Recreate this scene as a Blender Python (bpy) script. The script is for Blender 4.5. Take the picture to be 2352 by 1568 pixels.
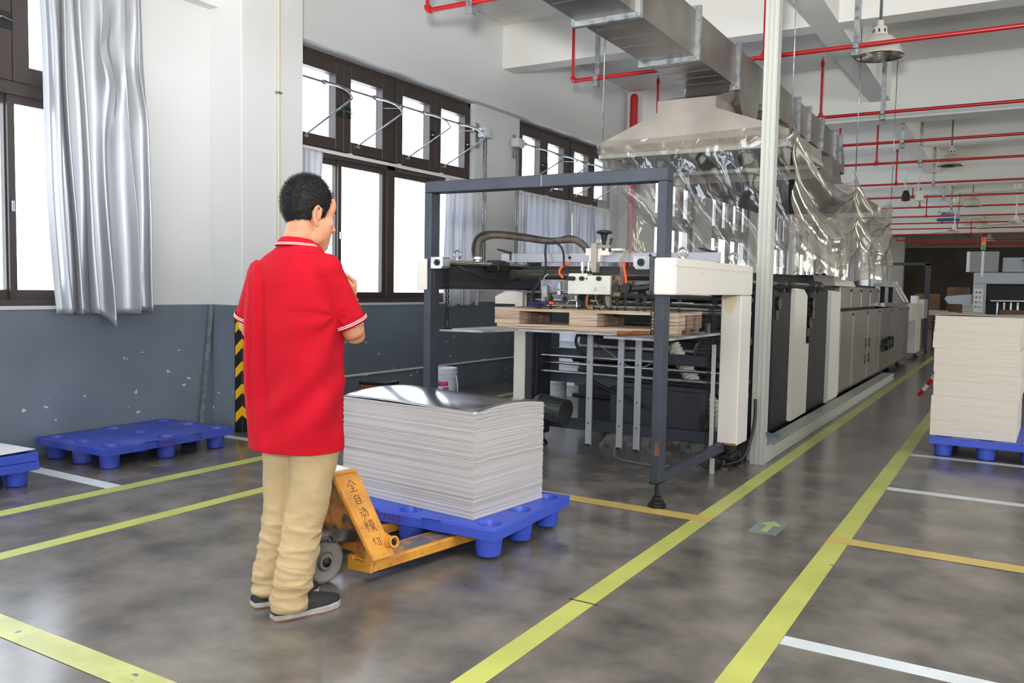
import bpy, bmesh, math, random
from mathutils import Vector, Matrix, noise, Quaternion
random.seed(7)
C = bpy.context.scene.collection
for o in list(bpy.data.objects): bpy.data.objects.remove(o)
PI = math.pi
sin, cos, rad = math.sin, math.cos, math.radians

# ------------------------------------------------------------------ camera
FPX = 1939.74
YAW, PITCH, ROLL, HC = 0.54023536, -0.06373448, 0.01766093, 1.30
cam_d = bpy.data.cameras.new('camera'); cam = bpy.data.objects.new('camera', cam_d); C.objects.link(cam)
cam_d.sensor_fit = 'HORIZONTAL'; cam_d.sensor_width = 36.0; cam_d.lens = FPX / 2352 * 36.0
cam_d.clip_start = 0.05; cam_d.clip_end = 300
Mrot = Matrix.Rotation(YAW, 3, 'Z') @ Matrix.Rotation(PI / 2 + PITCH, 3, 'X') @ Matrix.Rotation(ROLL, 3, 'Z')
cam.matrix_world = Matrix.Translation((0, 0, HC)) @ Mrot.to_4x4()
bpy.context.scene.camera = cam

# ------------------------------------------------------------------ view, world, lights
sc = bpy.context.scene
sc.view_settings.view_transform = 'Standard'; sc.view_settings.look = 'None'
sc.view_settings.exposure = 0.0; sc.view_settings.gamma = 1.0; sc.view_settings.use_curve_mapping = False
sc.cycles.use_denoising = True
sc.cycles.max_bounces = 7; sc.cycles.diffuse_bounces = 4; sc.cycles.glossy_bounces = 4
sc.cycles.transparent_max_bounces = 24; sc.cycles.transmission_bounces = 4
sc.cycles.sample_clamp_indirect = 6.0
sc.cycles.caustics_reflective = False; sc.cycles.caustics_refractive = False
w = bpy.data.worlds.new('overcast sky'); sc.world = w; w.use_nodes = True
bg = w.node_tree.nodes['Background']; bg.inputs[0].default_value = (0.87, 0.935, 1.0, 1); bg.inputs[1].default_value = 6.2

def area(name, loc, target, sx, sy, power, col=(1, 1, 1), spread=PI):
    d = bpy.data.lights.new(name, 'AREA'); d.shape = 'RECTANGLE'; d.size = sx; d.size_y = sy
    d.energy = power; d.color = col; d.spread = spread
    o = bpy.data.objects.new(name, d); C.objects.link(o); o.location = loc
    o.rotation_euler = (Vector(target) - Vector(loc)).to_track_quat('-Z', 'Y').to_euler()
    return o
# the photographer's flash, held just above the camera, and its bounce off the ceiling
area('camera_flash', (-0.05, -0.15, 1.62), (-3.0, 5.5, 1.35), 0.22, 0.14, 48, (1.0, 0.985, 0.965))
area('flash_bounce', (-0.1, -0.1, 1.8), (-1.3, 2.4, 4.75), 0.3, 0.3, 430, (1.0, 0.985, 0.96), spread=rad(110))
# daylight entering by the windows of the left wall and of the opposite wall
def portal(loc, target, sx, sy):
    o = area('daylight_portal', loc, target, sx, sy, 1.0); o.data.cycles.is_portal = True
for k in range(0, 8):
    portal((-6.42, 3.25 + 4.36 * k, 2.38), (0, 3.25 + 4.36 * k, 2.38), 3.2, 2.6)
portal((9.25, 4.0, 2.4), (0, 4.0, 2.4), 20.0, 2.6)
portal((1.0, -6.25, 2.65), (1.0, 6, 2.65), 15.0, 2.7)

# added warm fill lights, outside the frame, to yellow the far ceiling
for y in (21.0, 29.0, 38.0):
    area('far_fill_light', (8.85, y, 1.7), (0.0, y + 1.0, 4.6), 6.0, 1.2, 250, (1.0, 0.95, 0.70))

# ------------------------------------------------------------------ materials
def lin(c):
    return tuple(((v / 255) / 12.92 if v / 255 <= 0.04045 else ((v / 255 + 0.055) / 1.055) ** 2.4) for v in c) + (1.0,)
def mat(name, col, rough=0.6, metal=0.0, col2=None, nscale=6.0, ndet=6.0, lo=0.4, hi=0.6, bump=0.0, bscale=60.0,
        coat=0.0, spec=0.5, stretch=None, aniso=0.0, sheen=0.0, emit=None, estr=0.0, rough2=None):
    m = bpy.data.materials.new(name); m.use_nodes = True; nt = m.node_tree; N = nt.nodes; L = nt.links
    b = N['Principled BSDF']; b.inputs['Roughness'].default_value = rough; b.inputs['Metallic'].default_value = metal
    b.inputs['Base Color'].default_value = lin(col); b.inputs['Coat Weight'].default_value = coat
    b.inputs['Coat Roughness'].default_value = 0.15; b.inputs['Specular IOR Level'].default_value = spec
    b.inputs['Anisotropic'].default_value = aniso; b.inputs['Sheen Weight'].default_value = sheen
    if emit: b.inputs['Emission Color'].default_value = lin(emit); b.inputs['Emission Strength'].default_value = estr
    tc = N.new('ShaderNodeTexCoord'); src = tc.outputs['Object']
    if stretch:
        mp = N.new('ShaderNodeMapping'); mp.inputs['Scale'].default_value = stretch; L.new(src, mp.inputs[0]); src = mp.outputs[0]
    if col2 is not None:
        n = N.new('ShaderNodeTexNoise'); n.inputs['Scale'].default_value = nscale; n.inputs['Detail'].default_value = ndet
        L.new(src, n.inputs['Vector'])
        r = N.new('ShaderNodeValToRGB'); r.color_ramp.elements[0].position = lo; r.color_ramp.elements[1].position = hi
        r.color_ramp.elements[0].color = lin(col); r.color_ramp.elements[1].color = lin(col2)
        L.new(n.outputs[0], r.inputs[0]); L.new(r.outputs[0], b.inputs['Base Color'])
        if rough2 is not None:
            mr = N.new('ShaderNodeMapRange'); mr.inputs[1].default_value = lo; mr.inputs[2].default_value = hi
            mr.inputs[3].default_value = rough; mr.inputs[4].default_value = rough2
            L.new(n.outputs[0], mr.inputs[0]); L.new(mr.outputs[0], b.inputs['Roughness'])
    if bump:
        n2 = N.new('ShaderNodeTexNoise'); n2.inputs['Scale'].default_value = bscale; n2.inputs['Detail'].default_value = 5
        L.new(src, n2.inputs['Vector']); bp = N.new('ShaderNodeBump'); bp.inputs['Strength'].default_value = bump
        bp.inputs['Distance'].default_value = 0.01; L.new(n2.outputs[0], bp.inputs['Height']); L.new(bp.outputs[0], b.inputs['Normal'])
    return m
def chips(m, base, chip, scale, lo, hi, extra=3.0):
    """paint chips: small voronoi-edged patches of another colour"""
    nt = m.node_tree; N = nt.nodes; L = nt.links; b = N['Principled BSDF']
    geo = N.new('ShaderNodeNewGeometry')
    n = N.new('ShaderNodeTexNoise'); n.inputs['Scale'].default_value = scale; n.inputs['Detail'].default_value = 2
    L.new(geo.outputs['Position'], n.inputs['Vector'])
    r = N.new('ShaderNodeValToRGB'); r.color_ramp.elements[0].position = lo; r.color_ramp.elements[1].position = hi
    L.new(n.outputs[0], r.inputs[0])
    mx = N.new('ShaderNodeMix'); mx.data_type = 'RGBA'; L.new(r.outputs[0], mx.inputs[0])
    if b.inputs['Base Color'].is_linked:
        L.new(b.inputs['Base Color'].links[0].from_socket, mx.inputs[6])
    else: mx.inputs[6].default_value = lin(base)
    mx.inputs[7].default_value = lin(chip); L.new(mx.outputs[2], b.inputs['Base Color'])
    return m

M = {}
M['ceiling'] = mat('white_ceiling_paint', (230, 228, 222), 0.9, bump=0.05, bscale=30)
M['beampaint'] = M['ceiling']
M['farwall'] = mat('brown_wall', (88, 80, 76), 0.85, col2=(74, 67, 64), nscale=0.8)
M['fargrey'] = mat('grey_wall', (150, 145, 138), 0.85)
M['frame'] = mat('brown_window_metal', (66, 56, 52), 0.42, 0.15, spec=0.5)
M['framegrey'] = mat('window_reveal', (205, 206, 210), 0.6)
M['white'] = mat('white_metal', (222, 222, 218), 0.4)
M['galv'] = mat('galvanised_steel', (176, 180, 182), 0.38, 0.75, col2=(120, 124, 128), nscale=14, lo=0.45, hi=0.7, bump=0.15, bscale=25)
M['alu'] = mat('aluminium_profile', (172, 173, 165), 0.42, 0.2)
M['cream'] = mat('cream_machine_paint', (218, 210, 200), 0.42, col2=(208, 199, 188), nscale=3, spec=0.45)
M['creamworn'] = mat('worn_cream_paint', (220, 212, 202), 0.42, col2=(176, 140, 100), nscale=13, lo=0.73, hi=0.76)
M['navy'] = mat('blue_grey_frame_paint', (52, 57, 69), 0.5, col2=(45, 49, 60), nscale=5, bump=0.04)
M['darkgrey'] = mat('dark_machine_paint', (44, 46, 52), 0.5, col2=(36, 37, 41), nscale=4)
M['navydark'] = mat('dark_blue_grey_paint', (46, 50, 60), 0.5)
M['black'] = mat('black_rubber', (22, 22, 23), 0.55)
M['oil'] = mat('oily_black_steel', (46, 43, 41), 0.42, 0.5, col2=(28, 26, 25), nscale=20)
M['steel'] = mat('brushed_steel', (178, 178, 180), 0.3, 0.85, col2=(140, 140, 142), nscale=8)
M['chrome'] = mat('chromed_rod', (196, 194, 190), 0.16, 1.0)
M['ss'] = mat('stainless_panel', (172, 163, 158), 0.28, 0.75, col2=(150, 141, 136), nscale=1.5, stretch=(1, 1, 0.15))
M['duct'] = mat('duct_sheet_steel', (152, 145, 138), 0.33, 0.8, col2=(112, 106, 100), nscale=1.6, lo=0.35, hi=0.7)
M['hood'] = mat('hood_sheet_steel', (176, 166, 156), 0.38, 0.6, col2=(158, 149, 140), nscale=2.0)
M['red'] = mat('red_pipe_paint', (182, 26, 28), 0.32, spec=0.6)
M['blue'] = mat('blue_plastic', (52, 76, 190), 0.42, col2=(60, 84, 186), nscale=5, bump=0.03)
M['bluedusty'] = mat('dusty_blue_plastic', (54, 72, 172), 0.5, col2=(92, 102, 166), nscale=5, ndet=9, lo=0.5, hi=0.8)
M['ply'] = mat('plywood_face', (158, 140, 122), 0.7, col2=(150, 126, 104), nscale=7, stretch=(1, 6, 1))
M['orange'] = mat('orange_tube', (240, 88, 30), 0.35)
M['woodbrown'] = mat('brown_wood', (150, 84, 40), 0.6, col2=(104, 56, 28), nscale=9, stretch=(1, 1, 6))
M['silver'] = mat('silver_satin', (190, 192, 198), 0.36, 0.5, bump=0.02, bscale=300)
M['curtain'] = mat('grey_white_curtain', (216, 217, 222), 0.5, sheen=0.3)
_nt = M['curtain'].node_tree; _tr = _nt.nodes.new('ShaderNodeBsdfTranslucent'); _tr.inputs[0].default_value = lin((226, 228, 238)); _mx = _nt.nodes.new('ShaderNodeMixShader'); _mx.inputs[0].default_value = 0.24
_nt.links.new(_nt.nodes['Principled BSDF'].outputs[0], _mx.inputs[1]); _nt.links.new(_tr.outputs[0], _mx.inputs[2]); _nt.links.new(_mx.outputs[0], _nt.nodes['Material Output'].inputs[0])
M['mirror'] = mat('silver_board_face', (196, 195, 198), 0.17, 1.0)
M['board'] = mat('grey_board', (196, 190, 186), 0.75)
M['creamboard'] = mat('cream_board', (226, 216, 196), 0.8)
M['redlight'] = mat('red_lens', (226, 50, 34), 0.3); M['amberlight'] = mat('amber_lens', (236, 120, 40), 0.3); M['greenlight'] = mat('green_lens', (40, 140, 95), 0.3)
M['signblue'] = mat('sign_blue', (40, 75, 150), 0.5); M['signwhite'] = mat('sign_white', (215, 214, 205), 0.5)
M['lamp'] = mat('lamp_cream_enamel', (206, 198, 186), 0.4)
M['brown'] = mat('brown_cardboard', (120, 92, 72), 0.8, col2=(100, 76, 60), nscale=3)
M['rubberyellow'] = mat('reflective_yellow', (250, 190, 20), 0.35)
M['gum'] = mat('gum_sole', (160, 110, 80), 0.7)
M['drum'] = mat('white_drum_plastic', (214, 217, 228), 0.45)
M['screen'] = mat('green_grey_display', (96, 108, 84), 0.4)

# glass pane: almost clear
def glass_mat(name, tint, gl, rough=0.02, diff=0.0, dcol=(255, 255, 255), back=False):
    m = bpy.data.materials.new(name); m.use_nodes = True; nt = m.node_tree; N = nt.nodes; L = nt.links
    N.remove(N['Principled BSDF']); out = N['Material Output']
    t = N.new('ShaderNodeBsdfTransparent'); t.inputs[0].default_value = lin(tint)
    g = N.new('ShaderNodeBsdfGlossy'); g.inputs['Roughness'].default_value = rough
    fr = N.new('ShaderNodeLayerWeight'); pw = N.new('ShaderNodeMath'); pw.operation = 'POWER'; pw.inputs[1].default_value = 4.0
    L.new(fr.outputs['Facing'], pw.inputs[0])
    mth = N.new('ShaderNodeMath'); mth.operation = 'MULTIPLY_ADD'; mth.inputs[1].default_value = 0.6; mth.inputs[2].default_value = gl + 0.02
    mth.use_clamp = True; L.new(pw.outputs[0], mth.inputs[0])
    mx = N.new('ShaderNodeMixShader'); L.new(mth.outputs[0], mx.inputs[0]); L.new(t.outputs[0], mx.inputs[1]); L.new(g.outputs[0], mx.inputs[2])
    last = mx
    if diff > 0:
        d = N.new('ShaderNodeBsdfTranslucent' if back else 'ShaderNodeBsdfDiffuse'); d.inputs[0].default_value = lin(dcol)
        m2 = N.new('ShaderNodeMixShader'); m2.inputs[0].default_value = diff
        L.new(mx.outputs[0], m2.inputs[1]); L.new(d.outputs[0], m2.inputs[2]); last = m2
    L.new(last.outputs[0], out.inputs[0])
    return m, g, N, L
M['glass'] = glass_mat('window_glass', (250, 252, 255), 0.0)[0]
fm, fg, fN, fL = glass_mat('clear_plastic_film', (246, 244, 240), 0.13, 0.08, 0.15, (244, 240, 234), True)
tcf = fN.new('ShaderNodeTexCoord'); nf = fN.new('ShaderNodeTexNoise'); nf.inputs['Scale'].default_value = 3.2; nf.inputs['Detail'].default_value = 2
nf.inputs['Distortion'].default_value = 1.2
bf = fN.new('ShaderNodeBump'); bf.inputs['Strength'].default_value = 0.26; bf.inputs['Distance'].default_value = 0.05
fL.new(tcf.outputs['Object'], nf.inputs['Vector']); fL.new(nf.outputs[0], bf.inputs['Height']); fL.new(bf.outputs[0], fg.inputs['Normal'])
M['film'] = fm
fm, fg, fN, fL = glass_mat('shiny_plastic_film', (232, 226, 217), 0.33, 0.10, 0.10, (232, 222, 210))
tcf = fN.new('ShaderNodeTexCoord'); nf = fN.new('ShaderNodeTexNoise'); nf.inputs['Scale'].default_value = 2.2; nf.inputs['Detail'].default_value = 2
bf = fN.new('ShaderNodeBump'); bf.inputs['Strength'].default_value = 0.16; bf.inputs['Distance'].default_value = 0.05
fL.new(tcf.outputs['Object'], nf.inputs['Vector']); fL.new(nf.outputs[0], bf.inputs['Height']); fL.new(bf.outputs[0], fg.inputs['Normal'])
M['film_side'] = fm

# wall: white above the grey-blue dado painted 1.10 m high, with white chips in the dado
def wall_mat(name, white, dado, zsplit=1.105):
    m = bpy.data.materials.new(name); m.use_nodes = True; nt = m.node_tree; N = nt.nodes; L = nt.links; b = N['Principled BSDF']
    g = N.new('ShaderNodeNewGeometry'); s = N.new('ShaderNodeSeparateXYZ'); L.new(g.outputs['Position'], s.inputs[0])
    gt = N.new('ShaderNodeMath'); gt.operation = 'GREATER_THAN'; gt.inputs[1].default_value = zsplit; L.new(s.outputs['Z'], gt.inputs[0])
    n = N.new('ShaderNodeTexNoise'); n.inputs['Scale'].default_value = 1.5; L.new(g.outputs['Position'], n.inputs['Vector'])
    dr = N.new('ShaderNodeValToRGB'); dr.color_ramp.elements[0].color = lin(dado); dr.color_ramp.elements[1].color = lin(tuple(int(v * 1.12) for v in dado))
    dr.color_ramp.elements[0].position = 0.35; dr.color_ramp.elements[1].position = 0.7; L.new(n.outputs[0], dr.inputs[0])
    # chips
    v = N.new('ShaderNodeTexVoronoi'); v.inputs['Scale'].default_value = 8.0; v.inputs['Randomness'].default_value = 1.0
    mp = N.new('ShaderNodeMapping'); mp.inputs['Scale'].default_value = (1, 0.75, 1.25); L.new(g.outputs['Position'], mp.inputs[0])
    nd = N.new('ShaderNodeTexNoise'); nd.inputs['Scale'].default_value = 26; L.new(g.outputs['Position'], nd.inputs['Vector'])
    va = N.new('ShaderNodeVectorMath'); va.operation = 'SCALE'; va.inputs['Scale'].default_value = 0.055; L.new(nd.outputs[1], va.inputs[0])
    vb = N.new('ShaderNodeVectorMath'); vb.operation = 'ADD'; L.new(mp.outputs[0], vb.inputs[0]); L.new(va.outputs[0], vb.inputs[1])
    L.new(vb.outputs[0], v.inputs['Vector'])
    lt = N.new('ShaderNodeMath'); lt.operation = 'LESS_THAN'; lt.inputs[1].default_value = 0.12; L.new(v.outputs['Distance'], lt.inputs[0])
    n3 = N.new('ShaderNodeTexNoise'); n3.inputs['Scale'].default_value = 1.6; n3.inputs['Detail'].default_value = 1; L.new(g.outputs['Position'], n3.inputs['Vector'])
    g3 = N.new('ShaderNodeMath'); g3.operation = 'GREATER_THAN'; g3.inputs[1].default_value = 0.45; L.new(n3.outputs[0], g3.inputs[0])
    zl = N.new('ShaderNodeMath'); zl.operation = 'LESS_THAN'; zl.inputs[1].default_value = 0.72; L.new(s.outputs['Z'], zl.inputs[0])
    mu = N.new('ShaderNodeMath'); mu.operation = 'MULTIPLY'; L.new(lt.outputs[0], mu.inputs[0]); L.new(g3.outputs[0], mu.inputs[1])
    mu2 = N.new('ShaderNodeMath'); mu2.operation = 'MULTIPLY'; L.new(mu.outputs[0], mu2.inputs[0]); L.new(zl.outputs[0], mu2.inputs[1])
    c1 = N.new('ShaderNodeMix'); c1.data_type = 'RGBA'; L.new(mu2.outputs[0], c1.inputs[0]); L.new(dr.outputs[0], c1.inputs[6]); c1.inputs[7].default_value = lin((205, 205, 202))
    c2 = N.new('ShaderNodeMix'); c2.data_type = 'RGBA'; L.new(gt.outputs[0], c2.inputs[0]); L.new(c1.outputs[2], c2.inputs[6]); c2.inputs[7].default_value = lin(white)
    L.new(c2.outputs[2], b.inputs['Base Color'])
    rr = N.new('ShaderNodeMapRange'); rr.inputs[3].default_value = 0.42; rr.inputs[4].default_value = 0.85; L.new(gt.outputs[0], rr.inputs[0]); L.new(rr.outputs[0], b.inputs['Roughness'])
    return m
M['wall'] = wall_mat('wall_paint_with_dado', (218, 218, 217), (106, 114, 126))

# floor: polished mottled concrete
def floor_mat():
    m = bpy.data.materials.new('polished_concrete'); m.use_nodes = True; nt = m.node_tree; N = nt.nodes; L = nt.links; b = N['Principled BSDF']
    g = N.new('ShaderNodeNewGeometry')
    n1 = N.new('ShaderNodeTexNoise'); n1.inputs['Scale'].default_value = 3.6; n1.inputs['Detail'].default_value = 6; n1.inputs['Roughness'].default_value = 0.52; n1.inputs['Distortion'].default_value = 0.0
    n2 = N.new('ShaderNodeTexNoise'); n2.inputs['Scale'].default_value = 300; n2.inputs['Detail'].default_value = 3
    n3 = N.new('ShaderNodeTexNoise'); n3.inputs['Scale'].default_value = 0.55; n3.inputs['Detail'].default_value = 3
    for n in (n1, n2, n3): L.new(g.outputs['Position'], n.inputs['Vector'])
    r1 = N.new('ShaderNodeValToRGB'); e = r1.color_ramp.elements; e[0].position = 0.22; e[0].color = lin((62, 61, 61)); e[1].position = 0.80; e[1].color = lin((132, 125, 118))
    L.new(n1.outputs[0], r1.inputs[0])
    r3 = N.new('ShaderNodeMapRange'); r3.inputs[1].default_value = 0.3; r3.inputs[2].default_value = 0.7; r3.inputs[3].default_value = 0.82; r3.inputs[4].default_value = 1.12
    L.new(n3.outputs[0], r3.inputs[0])
    r2 = N.new('ShaderNodeMapRange'); r2.inputs[1].default_value = 0.35; r2.inputs[2].default_value = 0.75; r2.inputs[3].default_value = 0.9; r2.inputs[4].default_value = 1.16
    L.new(n2.outputs[0], r2.inputs[0])
    mm = N.new('ShaderNodeMath'); mm.operation = 'MULTIPLY'; L.new(r2.outputs[0], mm.inputs[0]); L.new(r3.outputs[0], mm.inputs[1])
    vm = N.new('ShaderNodeVectorMath'); vm.operation = 'SCALE'; L.new(r1.outputs[0], vm.inputs[0]); L.new(mm.outputs[0], vm.inputs['Scale'])
    L.new(vm.outputs[0], b.inputs['Base Color'])
    rr = N.new('ShaderNodeMapRange'); rr.inputs[1].default_value = 0.3; rr.inputs[2].default_value = 0.7; rr.inputs[3].default_value = 0.21; rr.inputs[4].default_value = 0.21
    L.new(n1.outputs[0], rr.inputs[0]); L.new(rr.outputs[0], b.inputs['Roughness'])
    b.inputs['Specular IOR Level'].default_value = 0.5
    return m
M['floor'] = floor_mat()

# tape: worn paint / vinyl, dirt and tears
def tape_mat(name, col):
    m = mat(name, col, 0.34, col2=tuple(int(v * 0.93) for v in col), nscale=2.5)
    return chips(m, col, (108, 104, 102), 16, 0.735, 0.75)
M['tapeyellow'] = tape_mat('yellow_green_tape', (186, 190, 98))
M['tapeworn'] = chips(mat('worn_pale_tape', (188, 192, 122), 0.36, col2=(172, 176, 110), nscale=7), (0, 0, 0), (112, 104, 98), 11, 0.68, 0.69)
M['tapegold'] = tape_mat('golden_tape', (196, 172, 96))
M['tapewhite'] = tape_mat('white_tape', (214, 222, 226))
M['jack'] = chips(mat('worn_orange_paint', (212, 148, 54), 0.45, col2=(182, 118, 44), nscale=9, ndet=9, lo=0.42, hi=0.7), (0, 0, 0), (118, 98, 84), 42, 0.60, 0.74)
M['jackdirty'] = chips(mat('rusty_orange_paint', (176, 108, 40), 0.6, col2=(120, 74, 36), nscale=8), (0, 0, 0), (70, 62, 58), 14, 0.5, 0.6)
M['greymetal'] = mat('grimy_cast_iron', (112, 108, 104), 0.45, 0.45, col2=(64, 60, 58), nscale=16)
M['wheel'] = mat('grey_nylon_wheel', (128, 124, 116), 0.6, col2=(108, 104, 97), nscale=9)

# plywood edge: thin wavy brown lines
def lines_mat(name, c1, c2, scale, axis='Z', dist=1.5, rough=0.75, lo=0.55, hi=0.8, along=1.0):
    m = bpy.data.materials.new(name); m.use_nodes = True; nt = m.node_tree; N = nt.nodes; L = nt.links; b = N['Principled BSDF']
    g = N.new('ShaderNodeNewGeometry'); mp = N.new('ShaderNodeMapping'); mp.inputs['Scale'].default_value = (along, along, scale)
    L.new(g.outputs['Position'], mp.inputs[0])
    n = N.new('ShaderNodeTexNoise'); n.inputs['Scale'].default_value = 2.2; n.inputs['Detail'].default_value = 5; n.inputs['Distortion'].default_value = 0.2
    L.new(mp.outputs[0], n.inputs['Vector'])
    r = N.new('ShaderNodeValToRGB'); r.color_ramp.elements[0].position = lo; r.color_ramp.elements[1].position = hi
    r.color_ramp.elements[0].color = lin(c1); r.color_ramp.elements[1].color = lin(c2); L.new(n.outputs[0], r.inputs[0])
    L.new(r.outputs[0], b.inputs['Base Color']); b.inputs['Roughness'].default_value = rough
    return m
M['plyedge'] = lines_mat('plywood_edge', (206, 184, 158), (112, 80, 62), 110, lo=0.47, hi=0.62)
M['plydark'] = lines_mat('old_plywood_edge', (160, 130, 104), (88, 62, 50), 110, lo=0.45, hi=0.62)
M['boardedge'] = lines_mat('board_sheet_edges', (196, 190, 189), (132, 124, 121), 170, lo=0.46, hi=0.74, along=0.22)
M['creamedge'] = lines_mat('cream_sheet_edges', (222, 211, 195), (212, 201, 184), 22, lo=0.5, hi=0.8)

# ------------------------------------------------------------------ geometry helpers
class MB:
    def __init__(s): s.bm = bmesh.new()
    def box(s, x0, x1, y0, y1, z0, z1, bev=0.0, T=None, seg=1):
        r = bmesh.ops.create_cube(s.bm, size=1.0); vs = r['verts']
        for v in vs:
            v.co = Vector(((x0 + x1) / 2 + v.co.x * (x1 - x0), (y0 + y1) / 2 + v.co.y * (y1 - y0), (z0 + z1) / 2 + v.co.z * (z1 - z0)))
        if bev > 0:
            es = list({e for v in vs for e in v.link_edges})
            rr = bmesh.ops.bevel(s.bm, geom=es, offset=bev, segments=seg, affect='EDGES', profile=0.5); vs = list({v for v in rr['verts']} | {v for v in vs if v.is_valid})
        if T is not None:
            for v in vs: v.co = T @ v.co
        return s
    def bar(s, a, b, w, h, up=(0, 0, 1), bev=0.0):
        a = Vector(a); b = Vector(b); d = (b - a); L = d.length; d.normalize(); up = Vector(up)
        r = d.cross(up).normalized(); u = r.cross(d)
        T = Matrix((( r.x, d.x, u.x, (a.x + b.x) / 2), (r.y, d.y, u.y, (a.y + b.y) / 2), (r.z, d.z, u.z, (a.z + b.z) / 2), (0, 0, 0, 1)))
        return s.box(-w / 2, w / 2, -L / 2, L / 2, -h / 2, h / 2, bev, T)
    def tube(s, pts, r, seg=10, cap=True, closed=False):
        pts = [Vector(p) for p in pts]; n = len(pts); rs = r if isinstance(r, (list, tuple)) else [r] * n
        t0 = (pts[1] - pts[0]).normalized(); up = Vector((0, 0, 1)) if abs(t0.z) < 0.9 else Vector((1, 0, 0))
        nrm = t0.cross(up).normalized(); rings = []; pt = t0
        for i, p in enumerate(pts):
            if closed: t = (pts[(i + 1) % n] - pts[i - 1]).normalized()
            else: t = (pts[min(i + 1, n - 1)] - pts[max(i - 1, 0)]).normalized()
            q = pt.rotation_difference(t); nrm = (q @ nrm).normalized(); pt = t; bn = t.cross(nrm)
            rings.append([s.bm.verts.new(p + (nrm * cos(2 * PI * k / seg) + bn * sin(2 * PI * k / seg)) * rs[i]) for k in range(seg)])
        for i in range(n - (0 if closed else 1)):
            A = rings[i]; B = rings[(i + 1) % n]
            for k in range(seg): s.bm.faces.new((A[k], A[(k + 1) % seg], B[(k + 1) % seg], B[k]))
        if cap and not closed:
            s.bm.faces.new(rings[0][::-1]); s.bm.faces.new(rings[-1])
        return s
    def cyl(s, a, b, r, seg=20, r2=None): return s.tube([a, b], [r, r if r2 is None else r2], seg)
    def lathe(s, prof, T=None, seg=28, cap=False):
        rings = []
        for (r, z) in prof:
            ring = []
            for k in range(seg):
                p = Vector((r * cos(2 * PI * k / seg), r * sin(2 * PI * k / seg), z))
                ring.append(s.bm.verts.new(T @ p if T is not None else p))
            rings.append(ring)
        for A, B in zip(rings, rings[1:]):
            for k in range(seg): s.bm.faces.new((A[k], A[(k + 1) % seg], B[(k + 1) % seg], B[k]))
        if cap: s.bm.faces.new(rings[0][::-1]); s.bm.faces.new(rings[-1])
        return s
    def prism(s, poly, a, b, plane='XZ'):
        """poly: 2D outline; extruded along the third axis from a to b. plane XZ -> along Y, YZ -> along X, XY -> along Z"""
        f = {'XZ': lambda p, t: (p[0], t, p[1]), 'YZ': lambda p, t: (t, p[0], p[1]), 'XY': lambda p, t: (p[0], p[1], t)}[plane]
        A = [s.bm.verts.new(f(p, a)) for p in poly]; B = [s.bm.verts.new(f(p, b)) for p in poly]; n = len(poly)
        s.bm.faces.new(A); s.bm.faces.new(B[::-1])
        for i in range(n): s.bm.faces.new((A[i], B[i], B[(i + 1) % n], A[(i + 1) % n]))
        return s
    def grid(s, f, nu, nv, closed_u=False):
        G = [[s.bm.verts.new(f(i / nu, j / nv)) for j in range(nv + 1)] for i in range(nu if closed_u else nu + 1)]
        for i in range(nu):
            for j in range(nv):
                A = G[i]; B = G[(i + 1) % len(G)]
                s.bm.faces.new((A[j], B[j], B[j + 1], A[j + 1]))
        return G
    def rings(s, rl, cap=True, closed=True):
        R = [[s.bm.verts.new(p) for p in r] for r in rl]; n = len(R[0])
        for A, B in zip(R, R[1:]):
            for k in range(n if closed else n - 1): s.bm.faces.new((A[k], A[(k + 1) % n], B[(k + 1) % n], B[k]))
        if cap: s.bm.faces.new(R[0][::-1]); s.bm.faces.new(R[-1])
        return s
    def obj(s, name, m, parent=None, smooth=False, auto=None, world=True, solid=0.0, fixn=True):
        if fixn: bmesh.ops.recalc_face_normals(s.bm, faces=s.bm.faces)
        if parent is not None and world:
            s.bm.transform(PM[parent.name].inverted())
        me = bpy.data.meshes.new(name); s.bm.to_mesh(me); s.bm.free()
        if m is not None: me.materials.append(m)
        o = bpy.data.objects.new(name, me); C.objects.link(o)
        if parent is not None:
            o.parent = parent; PM[o.name] = PM[parent.name].copy()
        else: PM[o.name] = Matrix.Identity(4)
        if smooth:
            me.polygons.foreach_set('use_smooth', [True] * len(me.polygons))
            if auto:
                me.update(); lim = math.radians(auto)
                bm = bmesh.new(); bm.from_mesh(me)
                for e in bm.edges:
                    if len(e.link_faces) == 2 and e.calc_face_angle(0) > lim: e.smooth = False
                bm.to_mesh(me); bm.free()
        if solid:
            md = o.modifiers.new('thickness', 'SOLIDIFY'); md.thickness = solid; md.offset = 0
        return o
PM = {}
def thing(name, label, cat, loc=(0, 0, 0), rz=0.0, group=None):
    o = bpy.data.objects.new(name, None); C.objects.link(o); o.location = loc; o.rotation_euler = (0, 0, rz); o.empty_display_size = 0.1
    PM[o.name] = Matrix.Translation(loc) @ Matrix.Rotation(rz, 4, 'Z')
    o['label'] = label; o['category'] = cat
    if group: o['group'] = group
    return o
def tag(o, label, cat, group=None, kind=None):
    o['label'] = label; o['category'] = cat
    if group: o['group'] = group
    if kind: o['kind'] = kind
    return o
def struct(o): o['kind'] = 'structure'; return o
def children(o): return [c for c in bpy.data.objects if c.parent == o]
def copy_tree(o, loc=None, rz=None, label=None, group=None, parent=None):
    c = o.copy(); C.objects.link(c); c.parent = parent
    if parent is None:
        if loc is not None: c.location = loc
        if rz is not None: c.rotation_euler = (0, 0, rz)
        if label: c['label'] = label
        if group: c['group'] = group
        PM[c.name] = Matrix.Translation(c.location) @ Matrix.Rotation(c.rotation_euler.z, 4, 'Z')
    for ch in children(o):
        copy_tree(ch, parent=c)
    return c
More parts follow.
